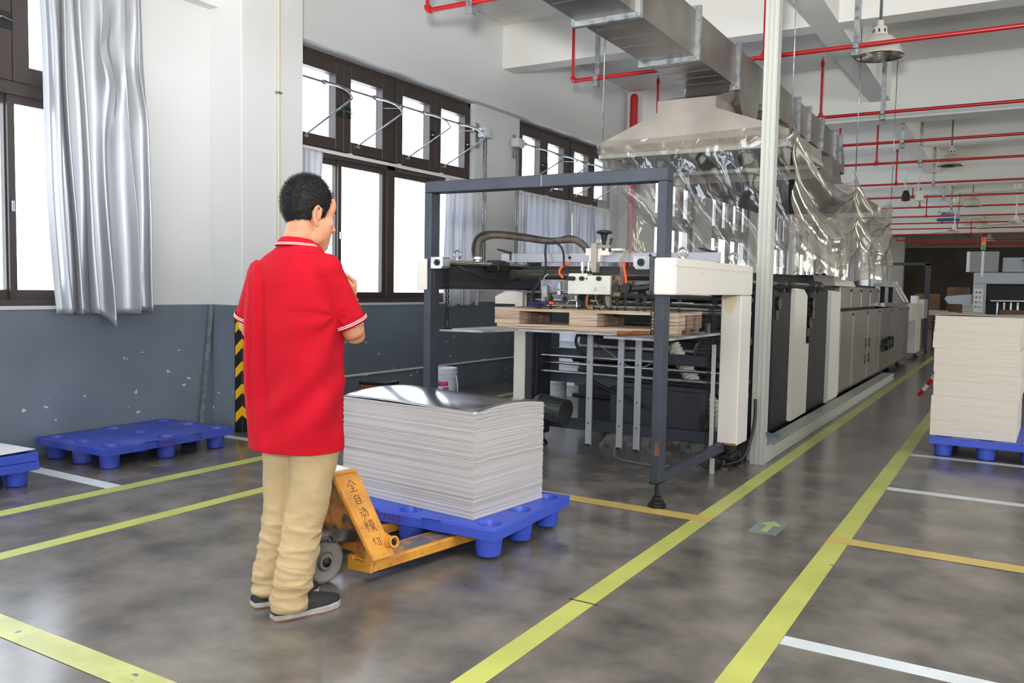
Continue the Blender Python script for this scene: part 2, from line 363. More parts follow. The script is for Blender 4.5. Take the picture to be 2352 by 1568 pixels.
def arc(c, r, a0, a1, n, plane='XZ'):
    out = []
    for i in range(n + 1):
        a = a0 + (a1 - a0) * i / n
        if plane == 'XZ': out.append((c[0] + r * cos(a), c[1], c[2] + r * sin(a)))
        elif plane == 'YZ': out.append((c[0], c[1] + r * cos(a), c[2] + r * sin(a)))
        else: out.append((c[0] + r * cos(a), c[1] + r * sin(a), c[2]))
    return out
def spline(pts, n=8):
    pts = [Vector(p) for p in pts]; out = []
    P = [pts[0]] + pts + [pts[-1]]
    for i in range(1, len(P) - 2):
        for k in range(n):
            t = k / n; a, b, c_, d = P[i - 1], P[i], P[i + 1], P[i + 2]
            out.append(0.5 * ((2 * b) + (-a + c_) * t + (2 * a - 5 * b + 4 * c_ - d) * t * t + (-a + 3 * b - 3 * c_ + d) * t ** 3))
    out.append(pts[-1]); return out

# ------------------------------------------------------------------ building shell
XW, XP, XB = -6.15, -5.75, -6.03      # wall face, column face, upper beam face
ZC = 4.75
fl = MB(); fl.box(-6.6, 9.0, -6.0, 49.0, -0.1, 0.0); struct(fl.obj('floor', M['floor']))
winc = [3.25 + 4.36 * k for k in range(-1, 10)]; winc[1] = 2.57
WH = 1.61
mb = MB(); prev = -6.0
mb.box(-6.45, XW, -6.0, 49.0, 0.0, 1.10)
edges = []
for c in winc:
    mb.box(-6.45, XW, prev, c - WH, 1.10, 3.66); prev = c + WH
mb.box(-6.45, XW, prev, 49.0, 1.10, 3.66)
mb.box(-6.45, XB, -6.0, 49.0, 3.66, ZC)
struct(mb.obj('wall_left', M['wall']))
# columns on the left wall
for k, yc in enumerate([5.41 - 8.72, 5.41, 14.2, 22.9, 31.6, 40.3]):
    c = MB(); c.box(XW - 0.05, XP, yc - 0.36, yc + 0.36, 0, ZC - 0.01, 0.006); struct(c.obj('trim_%d' % (k + 1), M['wall']))
# ceiling slab with its grid of beams
cb = MB(); cb.box(-6.6, 9.0, -6.0, 49.0, ZC, ZC + 0.15)
gir = [5.41 - 8.72, 5.41, 14.12, 22.85, 31.55, 40.3]
for y in gir: cb.box(XB, 9.0, y - 0.22, y + 0.22, 3.92, ZC)
for y in (1.05, 9.83, 18.45, 27.2, 35.9, 44.6): cb.box(XB, 9.0, y - 0.14, y + 0.14, 4.19, ZC)
for x in (-1.95, 2.6): cb.box(x - 0.145, x + 0.145, -6.0, 49.0, 4.1885, ZC)
struct(cb.obj('ceiling', M['ceiling']))
# opposite wall (outside the frame) with its row of windows, back wall, far wall
wr = MB(); wr.box(9.0, 9.3, -6, 49, 0, 1.1); wr.box(9.0, 9.3, -6, 49, 3.7, ZC)
for k in range(4): wr.box(9.0, 9.3, -6 + 5.3 * k, -5.2 + 5.3 * k, 1.1, 3.7)
wr.box(9.0, 9.3, 13.5, 49, 1.1, 3.7)  # unseen stretch, closed so that less daylight reaches the far hall
struct(wr.obj('wall_right', M['wall']))
wb = MB(); wb.box(-6.45, 9.3, -6.3, -6.0, 0, 1.3); wb.box(-6.45, 9.3, -6.3, -6.0, 4.0, ZC)
for x in (-6.45, -1.5, 3.4, 8.3): wb.box(x, x + 0.9, -6.3, -6.0, 1.3, 4.0)
struct(wb.obj('wall_back', M['wall']))
wf = MB(); wf.box(-6.45, 9.3, 49.0, 49.3, 0, 3.9); struct(wf.obj('wall_front', M['farwall']))
wg = MB(); wg.box(-6.45, 9.3, 48.6, 49.0, 3.72, ZC); struct(wg.obj('trim_20', M['fargrey']))
wg = MB(); wg.box(-6.45, -4.6, 42.0, 42.4, 0, 3.9); struct(wg.obj('trim_21', M['fargrey']))

# windows of the left wall
def make_window(idx, yc, full):
    root = bpy.data.objects.new('window_%d' % idx, None); C.objects.link(root); root.location = (-6.25, yc, 1.1); PM[root.name] = Matrix.Translation((-6.25, yc, 1.1)); root['kind'] = 'structure'
    X0, X1 = -6.29, -6.22
    f = MB(); y0, y1 = yc - WH, yc + WH; t = 0.045
    f.box(X0, X1, y0, y0 + t, 1.1, 3.66); f.box(X0, X1, y1 - t, y1, 1.1, 3.66)
    f.box(X0, X1 + 0.01, y0, y1, 1.1, 1.15); f.box(X0, X1, y0, y1, 3.60, 3.66)
    f.box(X0, X1 + 0.012, y0, y1, 2.61, 2.70); f.box(X0, X1 + 0.012, yc - 0.065, yc + 0.065, 1.1, 3.66)
    f.obj('window_frame', M['frame'], root)
    for s in (-1, 1):
        for q in (0, 1):
            a = yc + (s * 0.065 if s > 0 else -WH + t) + q * 0.7525; b = a + 0.7475
            if s < 0: a = yc - WH + t + q * 0.7525; b = a + 0.7475
            sh = MB(); e = 0.115
            sh.box(X0 + 0.005, X1 + 0.03, a, a + e, 2.70, 3.60, 0.004); sh.box(X0 + 0.005, X1 + 0.03, b - e, b, 2.70, 3.60, 0.004)
            sh.box(X0 + 0.005, X1 + 0.03, a + e, b - e, 2.70, 2.70 + e, 0.004); sh.box(X0 + 0.005, X1 + 0.03, a + e, b - e, 3.60 - e - .01, 3.60, 0.004)
            so = sh.obj('window_sash', M['frame'], root)
            rv = MB(); rv.box(X0 - 0.05, X0 + 0.002, b - e + 0.001, b - e + 0.02, 2.70 + e, 3.5); rv.box(X0 - 0.05, X0 + 0.002, a + e, b - e, 3.485, 3.50); rv.obj('window_reveal', M['framegrey'], so)
            g = MB(); g.box(X0 + 0.02, X0 + 0.026, a + e, b - e, 2.70 + e, 3.49); g.obj('window_pane', M['glass'], so)
            if full:
                hd = MB(); ye = b - 0.055 if q == 0 else a + 0.06
                if s * (q - 0.5) > 0: ye = b - 0.055
                hd.box(X1 + 0.03, X1 + 0.037, ye - 0.05, ye + 0.05, 3.05, 3.17, 0.003); hd.obj('handle_plate', M['black'], so)
                hh = MB(); hh.tube([(X1 + 0.037, ye - 0.03, 3.12), (X1 + 0.06, ye - 0.03, 3.12), (X1 + 0.06, ye + 0.045, 3.105)], 0.006, 8); hh.obj('window_handle', M['steel'], so)
            # lower sliding sash
            a2 = yc + (0.065 if s > 0 else -WH + t) + q * 0.73; b2 = a2 + 0.77; xo = 0.0 if q else -0.03
            sh = MB(); e = 0.05
            sh.box(X0 + xo, X1 + xo - 0.02, a2, a2 + e, 1.15, 2.61); sh.box(X0 + xo, X1 + xo - 0.02, b2 - e, b2, 1.15, 2.61)
            sh.box(X0 + xo, X1 + xo - 0.02, a2 + e, b2 - e, 1.15, 1.22); sh.box(X0 + xo, X1 + xo - 0.02, a2 + e, b2 - e, 2.55, 2.61)
            so = sh.obj('window_sash', M['frame'], root)
            g = MB(); g.box(X0 + xo + 0.02, X0 + xo + 0.026, a2 + e, b2 - e, 1.22, 2.55); g.obj('window_pane', M['glass'], so)
            if full and q == 1:
                k = MB(); k.box(X1 - 0.02, X1 + 0.005, a2 + 0.012, a2 + 0.03, 1.78, 1.86, 0.004); k.obj('window_latch', M['steel'], so)
    if full:
        sl = MB(); sl.box(-6.30, XW + 0.012, yc - WH, yc + WH, 1.08, 1.104); sl.obj('window_sill', M['framegrey'], root)
for k, c in enumerate(winc):
    if k == 0: continue
    make_window(k, c, k <= 3)

# ------------------------------------------------------------------ text
def text_mesh(name, body, size, m, parent, T, ext=0.0004, bold=0.0):
    cu = bpy.data.curves.new(name, 'FONT'); cu.body = body; cu.size = size; cu.align_x = 'CENTER'; cu.align_y = 'CENTER'; cu.extrude = ext; cu.offset = bold
    o = bpy.data.objects.new(name, cu); C.objects.link(o)
    dg = bpy.context.evaluated_depsgraph_get(); me = bpy.data.meshes.new_from_object(o.evaluated_get(dg)); bpy.data.objects.remove(o)
    me.materials.clear(); me.materials.append(m)
    me.transform(PM[parent.name].inverted() @ T)
    r = bpy.data.objects.new(name, me); C.objects.link(r); r.parent = parent; PM[r.name] = PM[parent.name].copy(); return r
def frameT(p, xdir, updir):
    x = Vector(xdir).normalized(); u = Vector(updir).normalized(); n = x.cross(u)
    return Matrix(((x.x, u.x, n.x, p[0]), (x.y, u.y, n.y, p[1]), (x.z, u.z, n.z, p[2]), (0, 0, 0, 1)))
M['inkred'] = mat('dark_red_ink', (88, 34, 72), 0.6)
M['ink'] = mat('black_marker', (40, 26, 20), 0.6)

# ------------------------------------------------------------------ pleated curtains
def fold_curtain(name, x, y0, y1, z0, z1, nf, amp, m, label, group, y0b=None, y1b=None, seed=1, hem=0.0, twist=None):
    rnd = random.Random(seed); ph = [rnd.uniform(-0.5, 0.5) for _ in range(nf + 2)]; am = [rnd.uniform(0.55, 1.25) for _ in range(nf + 2)]
    y0b = y0 if y0b is None else y0b; y1b = y1 if y1b is None else y1b
    ww = [rnd.uniform(0.55, 1.5) for _ in range(nf)]; tot = sum(ww); cum = [0]
    for v in ww: cum.append(cum[-1] + v / tot)
    def f(u, v):
        k = 0
        while k < nf - 1 and u > cum[k + 1]: k += 1
        lu = (u - cum[k]) / (cum[k + 1] - cum[k]); a = am[k] * amp * (0.55 + 0.45 * v + 0.12 * sin(5 * v + k))
        s = (0.5 - 0.5 * cos(2 * PI * lu)) ** 1.4
        ya = y0 + (y0b - y0) * v ** 1.3; yb = y1 + (y1b - y1) * v ** 1.3
        z = z1 + (z0 - z1) * v
        du = 0.25 * amp * sin(2 * PI * lu) * am[k] + 0.012 * sin(7 * v + k * 2.1)
        xx = x + a * s + 0.008 * noise.noise(Vector((u * 9, v * 5, seed)))
        yy = ya + (yb - ya) * u + du
        zz = z + (hem * noise.noise(Vector((u * 5, 0, seed))) * v)
        if twist: xx, yy, zz = twist(u, v, xx, yy, zz)
        return (xx, yy, zz)
    mb = MB(); mb.grid(f, nf * 14, 60)
    o = mb.obj(name, m, smooth=True, solid=0.004, fixn=False)
    return tag(o, label, 'curtain', group)
def silver_twist(u, v, x, y, z):
    # a sagging bunch of cloth in the middle of the curtain, pulled up towards the rail
    g = math.exp(-((u - 0.60) / 0.10) ** 2) * math.exp(-((v - 0.30) / 0.16) ** 2)
    x += 0.07 * g + 0.03 * g * sin(26 * v + 9 * u)
    y += 0.05 * g * sin(18 * v)
    g2 = math.exp(-((u - 0.9) / 0.08) ** 2) * math.exp(-((v - 0.3) / 0.14) ** 2)
    x += 0.05 * g2 * cos(12 * v)
    if v > 0.93: z -= 0.10 * (v - 0.93) / 0.07 * math.exp(-((u - 0.52) / 0.07) ** 2)
    return x, y, z
fold_curtain('window_curtain', -6.08, 3.50, 4.34, 1.045, 3.72, 6, 0.13, M['silver'], 'silver satin curtain hanging down over the nearest window, leftmost in the photo', 'curtains along the window wall', y0b=3.60, y1b=4.42, seed=5, hem=0.03, twist=silver_twist)
fold_curtain('window_curtain', -6.17, 6.02, 6.46, 1.06, 2.64, 5, 0.07, M['curtain'], 'narrow grey curtain gathered beside the man\'s head', 'curtains along the window wall', y1b=6.35, seed=9)
fold_curtain('window_curtain', -6.17, 8.62, 9.42, 1.055, 2.64, 8, 0.075, M['curtain'], 'grey-white curtain gathered at the right end of the middle window, behind the dark frame post', 'curtains along the window wall', y1b=9.30, y0b=8.6, seed=12, hem=0.03)
fold_curtain('window_curtain', -6.17, 10.36, 12.06, 1.06, 2.64, 11, 0.095, M['curtain'], 'pleated grey-white curtain drawn over the third window, left one of the closed pair', 'curtains along the window wall', seed=14)
fold_curtain('window_curtain', -6.17, 12.08, 13.55, 1.06, 2.64, 11, 0.095, M['curtain'], 'pleated grey-white curtain drawn over the third window, right one of the closed pair', 'curtains along the window wall', seed=15)
def rail(y0, y1, label):
    t = thing('curtain_rail', label, 'curtain rail', (-6.16, (y0 + y1) / 2, 2.66), group='curtain rails')
    b = MB(); b.box(-6.18, -6.145, y0, y1, 2.645, 2.675, 0.003); b.obj('rail', M['white'], t)
    n = int((y1 - y0) / 0.75)
    for k in range(n + 1):
        y = y0 + 0.1 + k * (y1 - y0 - 0.2) / n
        c = MB(); c.box(-6.22, -6.15, y - 0.02, y + 0.02, 2.672, 2.688); c.box(-6.215, -6.21, y - 0.02, y + 0.02, 2.65, 2.70); c.obj('bracket', M['white'], t)
rail(5.95, 9.45, 'white curtain rail crossing the middle window under its top lights')
rail(10.35, 13.6, 'white curtain rail over the pleated curtains of the third window')

# ------------------------------------------------------------------ top-light opening gear
def opener(ys, y0, y1, box_y, box_dir, label):
    zs = 3.30; xs = -6.02
    t = thing('window_opener', label, 'window opener', (xs, (y0 + y1) / 2, zs), group='window opening gear')
    b = MB(); b.cyl((xs, y0, zs), (xs, y1, zs), 0.011, 12); b.obj('shaft', M['steel'], t, smooth=True, auto=40)
    for y in ys:
        c = MB(); c.lathe([(0.012, -0.025), (0.024, -0.02), (0.024, 0.02), (0.012, 0.025)], Matrix.Translation((xs, y, zs)) @ Matrix.Rotation(PI / 2, 4, 'X'), 14)
        pts = spline([(xs, y, zs), (xs + 0.20, y - 0.02, zs - 0.06), (xs + 0.34, y - 0.03, zs - 0.13), (xs + 0.40, y - 0.035, zs - 0.20)], 6)
        c.tube(pts, [0.016 - 0.009 * i / (len(pts) - 1) for i in range(len(pts))], 8); c.obj('crank_arm', M['galv'], t, smooth=True, auto=50)
        c = MB(); c.tube([(xs + 0.40, y - 0.035, zs - 0.205), (-6.18, y - 0.10, 2.78)], 0.009, 8); c.box(-6.2, -6.165, y - 0.12, y - 0.07, 2.76, 2.785); c.obj('push_rod', M['galv'], t, smooth=True, auto=50)
    for y in (ys[1] + 0.42, ys[-1] + 0.30 if box_dir > 0 else ys[-1] + 0.5):
        c = MB(); c.prism([(-6.21, y - 0.0), (-6.0, y + 0.03), (-6.0, y + 0.0), (-6.21, y - 0.09)], zs - 0.035, zs - 0.028, 'XY'); c.box(xs - 0.015, xs + 0.015, y, y + 0.05, zs - 0.03, zs + 0.012, 0.003); c.obj('shaft_bracket', M['galv'], t)
    yb = box_y
    c = MB(); c.box(-6.14, -6.132, yb - 0.05 * box_dir - 0.035, yb - 0.05 * box_dir + 0.035, zs - 0.2, zs + 0.12); c.obj('mounting_plate', M['galv'], t)
    c = MB(); c.box(xs - 0.09, xs + 0.03, yb - 0.09, yb + 0.09, zs - 0.07, zs + 0.05, 0.012, seg=2); c.cyl((xs, yb - 0.17 * box_dir, zs), (xs, yb, zs), 0.026, 14); c.obj('gearbox', M['framegrey'], t, smooth=True, auto=35)
    for dy in (-0.028, 0.028):
        c = MB(); c.cyl((xs - 0.03, yb + dy, 1.35), (xs - 0.03, yb + dy, zs - 0.07), 0.0105, 10); c.obj('drive_tube', M['galv'], t, smooth=True)
    c = MB(); c.box(xs - 0.11, xs + 0.01, yb - 0.05, yb + 0.05, 1.25, 1.37, 0.008); c.obj('crank_box', M['framegrey'], t)
    return t
opener([6.33, 7.10, 7.97, 8.70], 6.0, 9.12, 9.32, 1, 'galvanised rod-and-crank opener across the top lights of the middle window, gearbox on the wall')
opener([10.68, 11.46, 12.3, 13.0], 10.3, 13.5, 10.15, -1, 'galvanised rod-and-crank opener of the third window, its gearbox left of the panes')

# ------------------------------------------------------------------ bits on the wall
t = thing('conduit_pipe', 'cream conduit running up the column beside the man', 'conduit', (-5.73, 5.46, 1.11))
b = MB(); b.cyl((-5.735, 5.455, 1.11), (-5.735, 5.455, 3.9), 0.0135, 12); b.obj('conduit', mat('cream_conduit', (206, 196, 168), 0.5), t, smooth=True, auto=40)
for z in (1.6, 2.99):
    b = MB(); b.box(-5.75, -5.716, 5.425, 5.485, z - 0.009, z + 0.009, 0.003); b.obj('pipe_clip', M['steel'], t)
t = thing('wall_conduit', 'thin white conduit running along the foot of the grey dado', 'conduit', (-6.13, 9.0, 0.31))
b = MB(); b.cyl((-6.132, 5.77, 0.325), (-6.132, 13.84, 0.305), 0.014, 10); b.obj('conduit', M['white'], t, smooth=True, auto=40)
for y in (7.1, 8.4, 9.5, 10.8, 12.4):
    b = MB(); b.cyl((-6.132, y - 0.04, 0.318), (-6.132, y + 0.04, 0.318), 0.019, 10); b.obj('coupler', M['white'], t, smooth=True, auto=40)
b = MB(); b.bar((-6.10, 4.90, 0.02), (-6.115, 5.03, 1.10), 0.035, 0.012, up=(1, 0, 0)); b.bar((-6.118, 4.91, 0.02), (-6.133, 5.03, 1.10), 0.006, 0.03, up=(1, 0, 0))
t = thing('steel_angle', 'punched steel angle strip leaning in the corner beside the column', 'steel strip', (-6.08, 4.95, 0))
o = b.obj('angle_bar', M['galv'], t)
for z in (0.75, 0.95):
    d = MB(); d.box(-6.113 - z * 0.014, -6.097 - z * 0.014, 4.885 + z * 0.12, 4.893 + z * 0.12, z, z + 0.022); d.obj('bolt_hole', M['black'], t)
# corner guard with reflective chevrons
t = thing('corner_guard', 'black rubber corner guard with yellow reflective chevrons on the column edge', 'corner guard', (-5.75, 5.05, 0))
g = MB(); g.box(-5.83, -5.735, 5.034, 5.05, 0.0, 1.0, 0.004); g.box(-5.75, -5.734, 5.036, 5.13, 0.0, 1.0, 0.004); g.obj('rubber_strip', M['black'], t)
for k in range(5):
    z = 0.085 + 0.195 * k
    g = MB(); w_ = 0.078
    # on each face a sloping band, meeting in a point at the corner
    A = [(-5.734 - w_ - 0.002, 5.0325, z), (-5.7335, 5.0325, z + 0.07), (-5.7335, 5.0325, z + 0.15), (-5.734 - w_ - 0.002, 5.0325, z + 0.08)]
    B2 = [(-5.7325, 5.034, z + 0.07), (-5.7325, 5.114, z), (-5.7325, 5.114, z + 0.08), (-5.7325, 5.034, z + 0.15)]
    for q in (A, B2):
        n = Vector((0, -0.002, 0)) if q is A else Vector((0.002, 0, 0))
        vs = [g.bm.verts.new(Vector(p)) for p in q]; vs2 = [g.bm.verts.new(Vector(p) + n) for p in q]
        g.bm.faces.new(vs); g.bm.faces.new(vs2[::-1])
        for i in range(4): g.bm.faces.new((vs[i], vs2[i], vs2[(i + 1) % 4], vs[(i + 1) % 4]))
    g.obj('chevron', M['rubberyellow'], t)

# ------------------------------------------------------------------ floor tapes
def tape(name, x0, x1, y0, y1, m, label, z=0.0008, group='floor marking tapes', chop=0.0):
    b = MB(); nx = max(1, int((x1 - x0) / 0.25)); ny = max(1, int((y1 - y0) / 0.25))
    rnd = random.Random(label)
    long_y = (y1 - y0) > (x1 - x0)
    def f(u, v):
        x = x0 + (x1 - x0) * u; y = y0 + (y1 - y0) * v
        if long_y: x += 0.0022 * noise.noise(Vector((u * 9, y * 2.0, 3)))
        else: y += 0.0022 * noise.noise(Vector((x * 2.0, v * 9, 5)))
        return (x, y, z)
    b.grid(f, nx, ny)
    return tag(b.obj(name, m, solid=0.0008), label, 'floor tape', group)
tape('floor_tape', -1.545, -1.448, -2.0, 47, M['tapeyellow'], 'long yellow-green tape bordering the aisle on the machine side')
tape('floor_tape', -0.812, -0.706, -2.0, 47, M['tapeyellow'], 'long yellow-green tape on the far right side of the aisle')
tape('floor_tape', -4.843, -4.730, -2.0, 5.6, M['tapeyellow'], 'yellow-green tape left of the man, the one nearer the blue pallets')
tape('floor_tape', -4.092, -3.990, -2.0, 5.6, M['tapeyellow'], 'yellow-green tape left of the man, the one nearer the camera')
tape('floor_tape', -5.35, -5.26, 8.2, 14.0, M['tapeyellow'], 'far yellow-green tape beside the dado behind the bucket')
tape('floor_tape', -4.4, -1.18, 1.62, 1.735, M['tapeworn'], 'worn chipped yellow tape across the near left corner of the floor', z=0.0022)
tape('floor_tape', -2.9, -1.448, 4.58, 4.705, M['tapegold'], 'golden tape running under the loaded pallet to the aisle line', z=0.0024)
tape('floor_tape', -0.812, 1.6, 4.59, 4.705, M['tapegold'], 'golden tape at right crossing the outer aisle line', z=0.0024)
tape('floor_tape', -0.704, 1.6, 3.14, 3.225, M['tapewhite'], 'broad white tape at the near right')
tape('floor_tape', -0.704, 1.6, 6.06, 6.15, M['tapewhite'], 'thin white tape in the middle right, in front of the cream sheet pallet')
tape('floor_tape', -0.704, 1.6, 7.47, 7.56, M['tapewhite'], 'white tape right at the foot of the pallet with cream sheets')
tape('floor_tape', -5.75, -4.845, 3.175, 3.28, M['tapewhite'], 'white tape beside the blue pallets at left')
tape('floor_tape', -5.73, -4.845, 4.80, 4.885, M['tapewhite'], 'white tape beside the corner guard, ending at the yellow line')
# joint cracks across the tapes are cut by a dark saw-cut joint of the floor
b = MB(); b.box(-1.56, -1.43, 3.105, 3.112, 0.002, 0.0028); tag(b.obj('tape_seam', M['ink']), 'dark seam cut across the aisle tape', 'tape seam')
# arrow sticker
t = thing('floor_arrow_sticker', 'clear square floor sticker with a green arrow pointing down the aisle', 'floor sticker', (-1.135, 4.70, 0))
b = MB(); b.box(-1.212, -1.06, 4.545, 4.852, 0.0, 0.0012); b.obj('sticker_sheet', mat('sticker_film', (118, 122, 120), 0.2), t)
b = MB(); b.prism([(-1.153, 4.59), (-1.117, 4.59), (-1.117, 4.73), (-1.085, 4.73), (-1.085, 4.76), (-1.135, 4.825), (-1.185, 4.76), (-1.185, 4.73), (-1.153, 4.73)], 0.0012, 0.0022, 'XY'); b.obj('arrow', mat('arrow_green', (146, 166, 108), 0.4), t)

# ------------------------------------------------------------------ blue plastic pallets (long side 1.10 along local x, short side 0.80 along local y)
def make_pallet(m, name='plastic_pallet'):
    t = thing(name, '', 'pallet')
    LX, LY, H, TH = 1.10, 0.80, 0.155, 0.052
    # deck with nine recessed cups: build from a plate with round holes
    d = MB(); px = [-0.46, 0.0, 0.46]; py = [-0.305, 0.0, 0.305]; R = 0.062
    xs = [-LX / 2, -0.215, 0.215, LX / 2]; ys = [-LY / 2, -0.145, 0.145, LY / 2]
    seg = 24
    def cell(x0, x1, y0, y1, cx, cy):
        ring = []; outer = []
        for k in range(seg):
            a = 2 * PI * k / seg + PI / 4; dx, dy = cos(a), sin(a)
            ring.append((cx + R * dx, cy + R * dy))
            tx = ((x1 if dx > 0 else x0) - cx) / dx if abs(dx) > 1e-9 else 1e9
            ty = ((y1 if dy > 0 else y0) - cy) / dy if abs(dy) > 1e-9 else 1e9
            tt = min(tx, ty); outer.append((cx + tt * dx, cy + tt * dy))
        # snap the corners
        corners = [(x1, y1), (x0, y1), (x0, y0), (x1, y0)]
        for c in corners:
            k = min(range(seg), key=lambda q: (outer[q][0] - c[0]) ** 2 + (outer[q][1] - c[1]) ** 2); outer[k] = c
        zt = H; V = lambda p, z: d.bm.verts.new((p[0], p[1], z))
        O = [V(p, zt) for p in outer]; I = [V(p, zt) for p in ring]; I2 = [V((cx + (p[0] - cx) * 0.93, cy + (p[1] - cy) * 0.93), zt - 0.008) for p in ring]; I3 = [V((cx + (p[0] - cx) * 0.8, cy + (p[1] - cy) * 0.8), 0.03) for p in ring]
        for k in range(seg):
            j = (k + 1) % seg
            d.bm.faces.new((O[k], O[j], I[j], I[k])); d.bm.faces.new((I[k], I[j], I2[j], I2[k])); d.bm.faces.new((I2[k], I2[j], I3[j], I3[k]))
        d.bm.faces.new(I3)
    for i in range(3):
        for j in range(3): cell(xs[i], xs[i + 1], ys[j], ys[j + 1], px[i], py[j])
    # rim: sides with two shallow notches on each long side
    prof = []
    def side(p0, p1, notches):
        pts = [0.0]
        for c in notches: pts += [c - 0.05, c + 0.05]
        pts.append(1.0)
        for a, b2 in zip(pts, pts[1:]):
            inn = any(abs((a + b2) / 2 - c) < 0.02 for c in notches)
            A = Vector(p0).lerp(Vector(p1), a); B = Vector(p0).lerp(Vector(p1), b2)
            nn = Vector((p1[1] - p0[1], -(p1[0] - p0[0]), 0)).normalized()
            off = nn * (-0.012 if inn else 0.0); zt2 = H - (0.012 if inn else 0.0)
            q = [A + off + Vector((0, 0, H - TH)), B + off + Vector((0, 0, H - TH)), B + off + Vector((0, 0, H - 0.006)), A + off + Vector((0, 0, H - 0.006))]
            d.bm.faces.new([d.bm.verts.new(v) for v in q])
            if inn:
                for E_ in (A, B): d.bm.faces.new([d.bm.verts.new(v) for v in (E_ + Vector((0, 0, H - TH)), E_ + off + Vector((0, 0, H - TH)), E_ + off + Vector((0, 0, H - 0.006)), E_ + Vector((0, 0, H - 0.001)))])
            q2 = [q[3], q[2], B - nn * (0.03 if inn else 0.006) + Vector((0, 0, H + 0.0002)), A - nn * (0.03 if inn else 0.006) + Vector((0, 0, H + 0.0002))]
            d.bm.faces.new([d.bm.verts.new(v) for v in q2])
    hx, hy = LX / 2 + 0.003, LY / 2 + 0.003
    side((-hx, -hy, 0), (hx, -hy, 0), (0.33, 0.67)); side((hx, -hy, 0), (hx, hy, 0), ()); side((hx, hy, 0), (-hx, hy, 0), (0.33, 0.67)); side((-hx, hy, 0), (-hx, -hy, 0), ())
    d.box(-hx, hx, -hy, hy, H - TH - 0.002, H - TH)
    d.obj('deck', m, t, smooth=True, auto=30)
    for i in px:
        for j in py:
            l = MB(); l.lathe([(0.0, 0.0), (0.052, 0.0), (0.06, 0.006), (0.071, H - TH)], Matrix.Translation((i, j, 0)), 24); l.obj('foot', m, t, smooth=True, auto=40)
    # stencilled name on both long sides
    text_mesh('stencil', '\u5b8f\u5927\u5370\u52a1', 0.042, M['inkred'], t, frameT((-0.07, -hy - 0.0006, H - 0.030), (1, 0, 0), (0, 0, 1)), bold=0.0006)
    text_mesh('stencil', '\u5b8f\u5927\u5370\u52a1', 0.042, M['inkred'], t, frameT((0.07, hy + 0.0006, H - 0.030), (-1, 0, 0), (0, 0, 1)), bold=0.0006)
    return t
G_PAL = 'blue plastic nine-leg pallets'
pal = make_pallet(M['blue']); pal.location = (-2.61, 3.675, 0.0); pal.rotation_euler = (0, 0, rad(1.8)); pal['label'] = 'blue nine-leg plastic pallet under the pile of silver-topped sheets, on the pallet jack'; pal['group'] = G_PAL
pal.location.z = 0.012
PM[pal.name] = Matrix.Identity(4)
pal2 = make_pallet(M['bluedusty']); pal2['label'] = 'dusty blue plastic pallet lying empty along the wall in front of the dado'; pal2['group'] = G_PAL; pal2.location = (-5.69, 4.00, 0); pal2.rotation_euler = (0, 0, rad(90 + 1.5))
pal3 = copy_tree(pal, (-5.685, 2.455, 0), rad(88), 'blue plastic pallet at the left edge of the photo, lower one of two stacked', G_PAL)
pal4 = copy_tree(pal, (-5.685, 2.45, 0.058), rad(88), 'blue plastic pallet at the left edge of the photo, upper one of two stacked', G_PAL)
pal5 = copy_tree(pal, (-0.175, 8.12, 0), rad(90), 'blue plastic pallet under the tall pile of cream sheets at the right', G_PAL)
b = MB(); b.grid(lambda u, v: (-6.03 + 0.75 * u, 1.88 + 1.1 * v, 0.2185 + 0.012 * u * v * v), 6, 8); tag(b.obj('cover_sheet', mat('pale_board', (208, 205, 212), 0.7), solid=0.003), 'flat pale board sheet lying on the two stacked pallets at left', 'board sheet')

# ------------------------------------------------------------------ piles of sheets
def sheet_pile(name, cx, cy, rz, W, D, z0, z1, n, m_edge, label, group=None, fill=0.9, arch=0.0, jit=0.0015, ledge=None, warp=0.0, seed=3):
    rnd = random.Random(seed); mb = MB(); nw, nd = 16, 12
    per = [(-W / 2 + W * i / nw, -D / 2) for i in range(nw)] + [(W / 2, -D / 2 + D * i / nd) for i in range(nd)] + [(W / 2 - W * i / nw, D / 2) for i in range(nw)] + [(-W / 2, D / 2 - D * i / nd) for i in range(nd)]
    ca, sa = cos(rz), sin(rz); rl = []; ox = oy = 0
    for k in range(n):
        f0, f1 = k / n, (k + fill) / n
        jx, jy = rnd.gauss(0, jit), rnd.gauss(0, jit); grow = rnd.gauss(0, jit * 0.4)
        if ledge:
            for (za, zb, lx, ly) in ledge:
                if za <= f0 < zb: jx += lx; jy += ly
        for fi, ins in ((f0, 0.0), (f1, 0.0), (f1 + (1 - fill) * 0.3 / n, 0.0022 if fill < 0.95 else 0.0012)):
            r = []
            for (x, y) in per:
                zz = z0 + (z1 - z0) * fi
                v = y / D + 0.5; u = x / W + 0.5
                zz += arch * (fi ** 1.6) * 4 * v * (1 - v) + warp * fi * sin(3.1 * u + 6 * fi) * 0.5
                sx = 1 - 2 * ins / W; sy = 1 - 2 * ins / D
                X = (x + jx + grow) * sx; Y = (y + jy) * sy
                r.append((cx + X * ca - Y * sa, cy + X * sa + Y * ca, zz))
            rl.append(r)
    mb.rings(rl, cap=False)
    t = thing(name, label, 'sheet stack', (cx, cy, z0)); t['kind'] = 'stuff'
    if group: t['group'] = group
    mb.obj('sheet_edges', m_edge, t, fixn=False)
    return t
RZ = rad(-6)
pile = sheet_pile('board_stack', -2.66, 3.716, RZ, 0.93, 0.585, 0.1675, 0.690, 132, M['boardedge'], 'tall pile of grey board sheets with a mirror-like silver top, on the blue pallet', arch=0.024, jit=0.0016, warp=0.0)
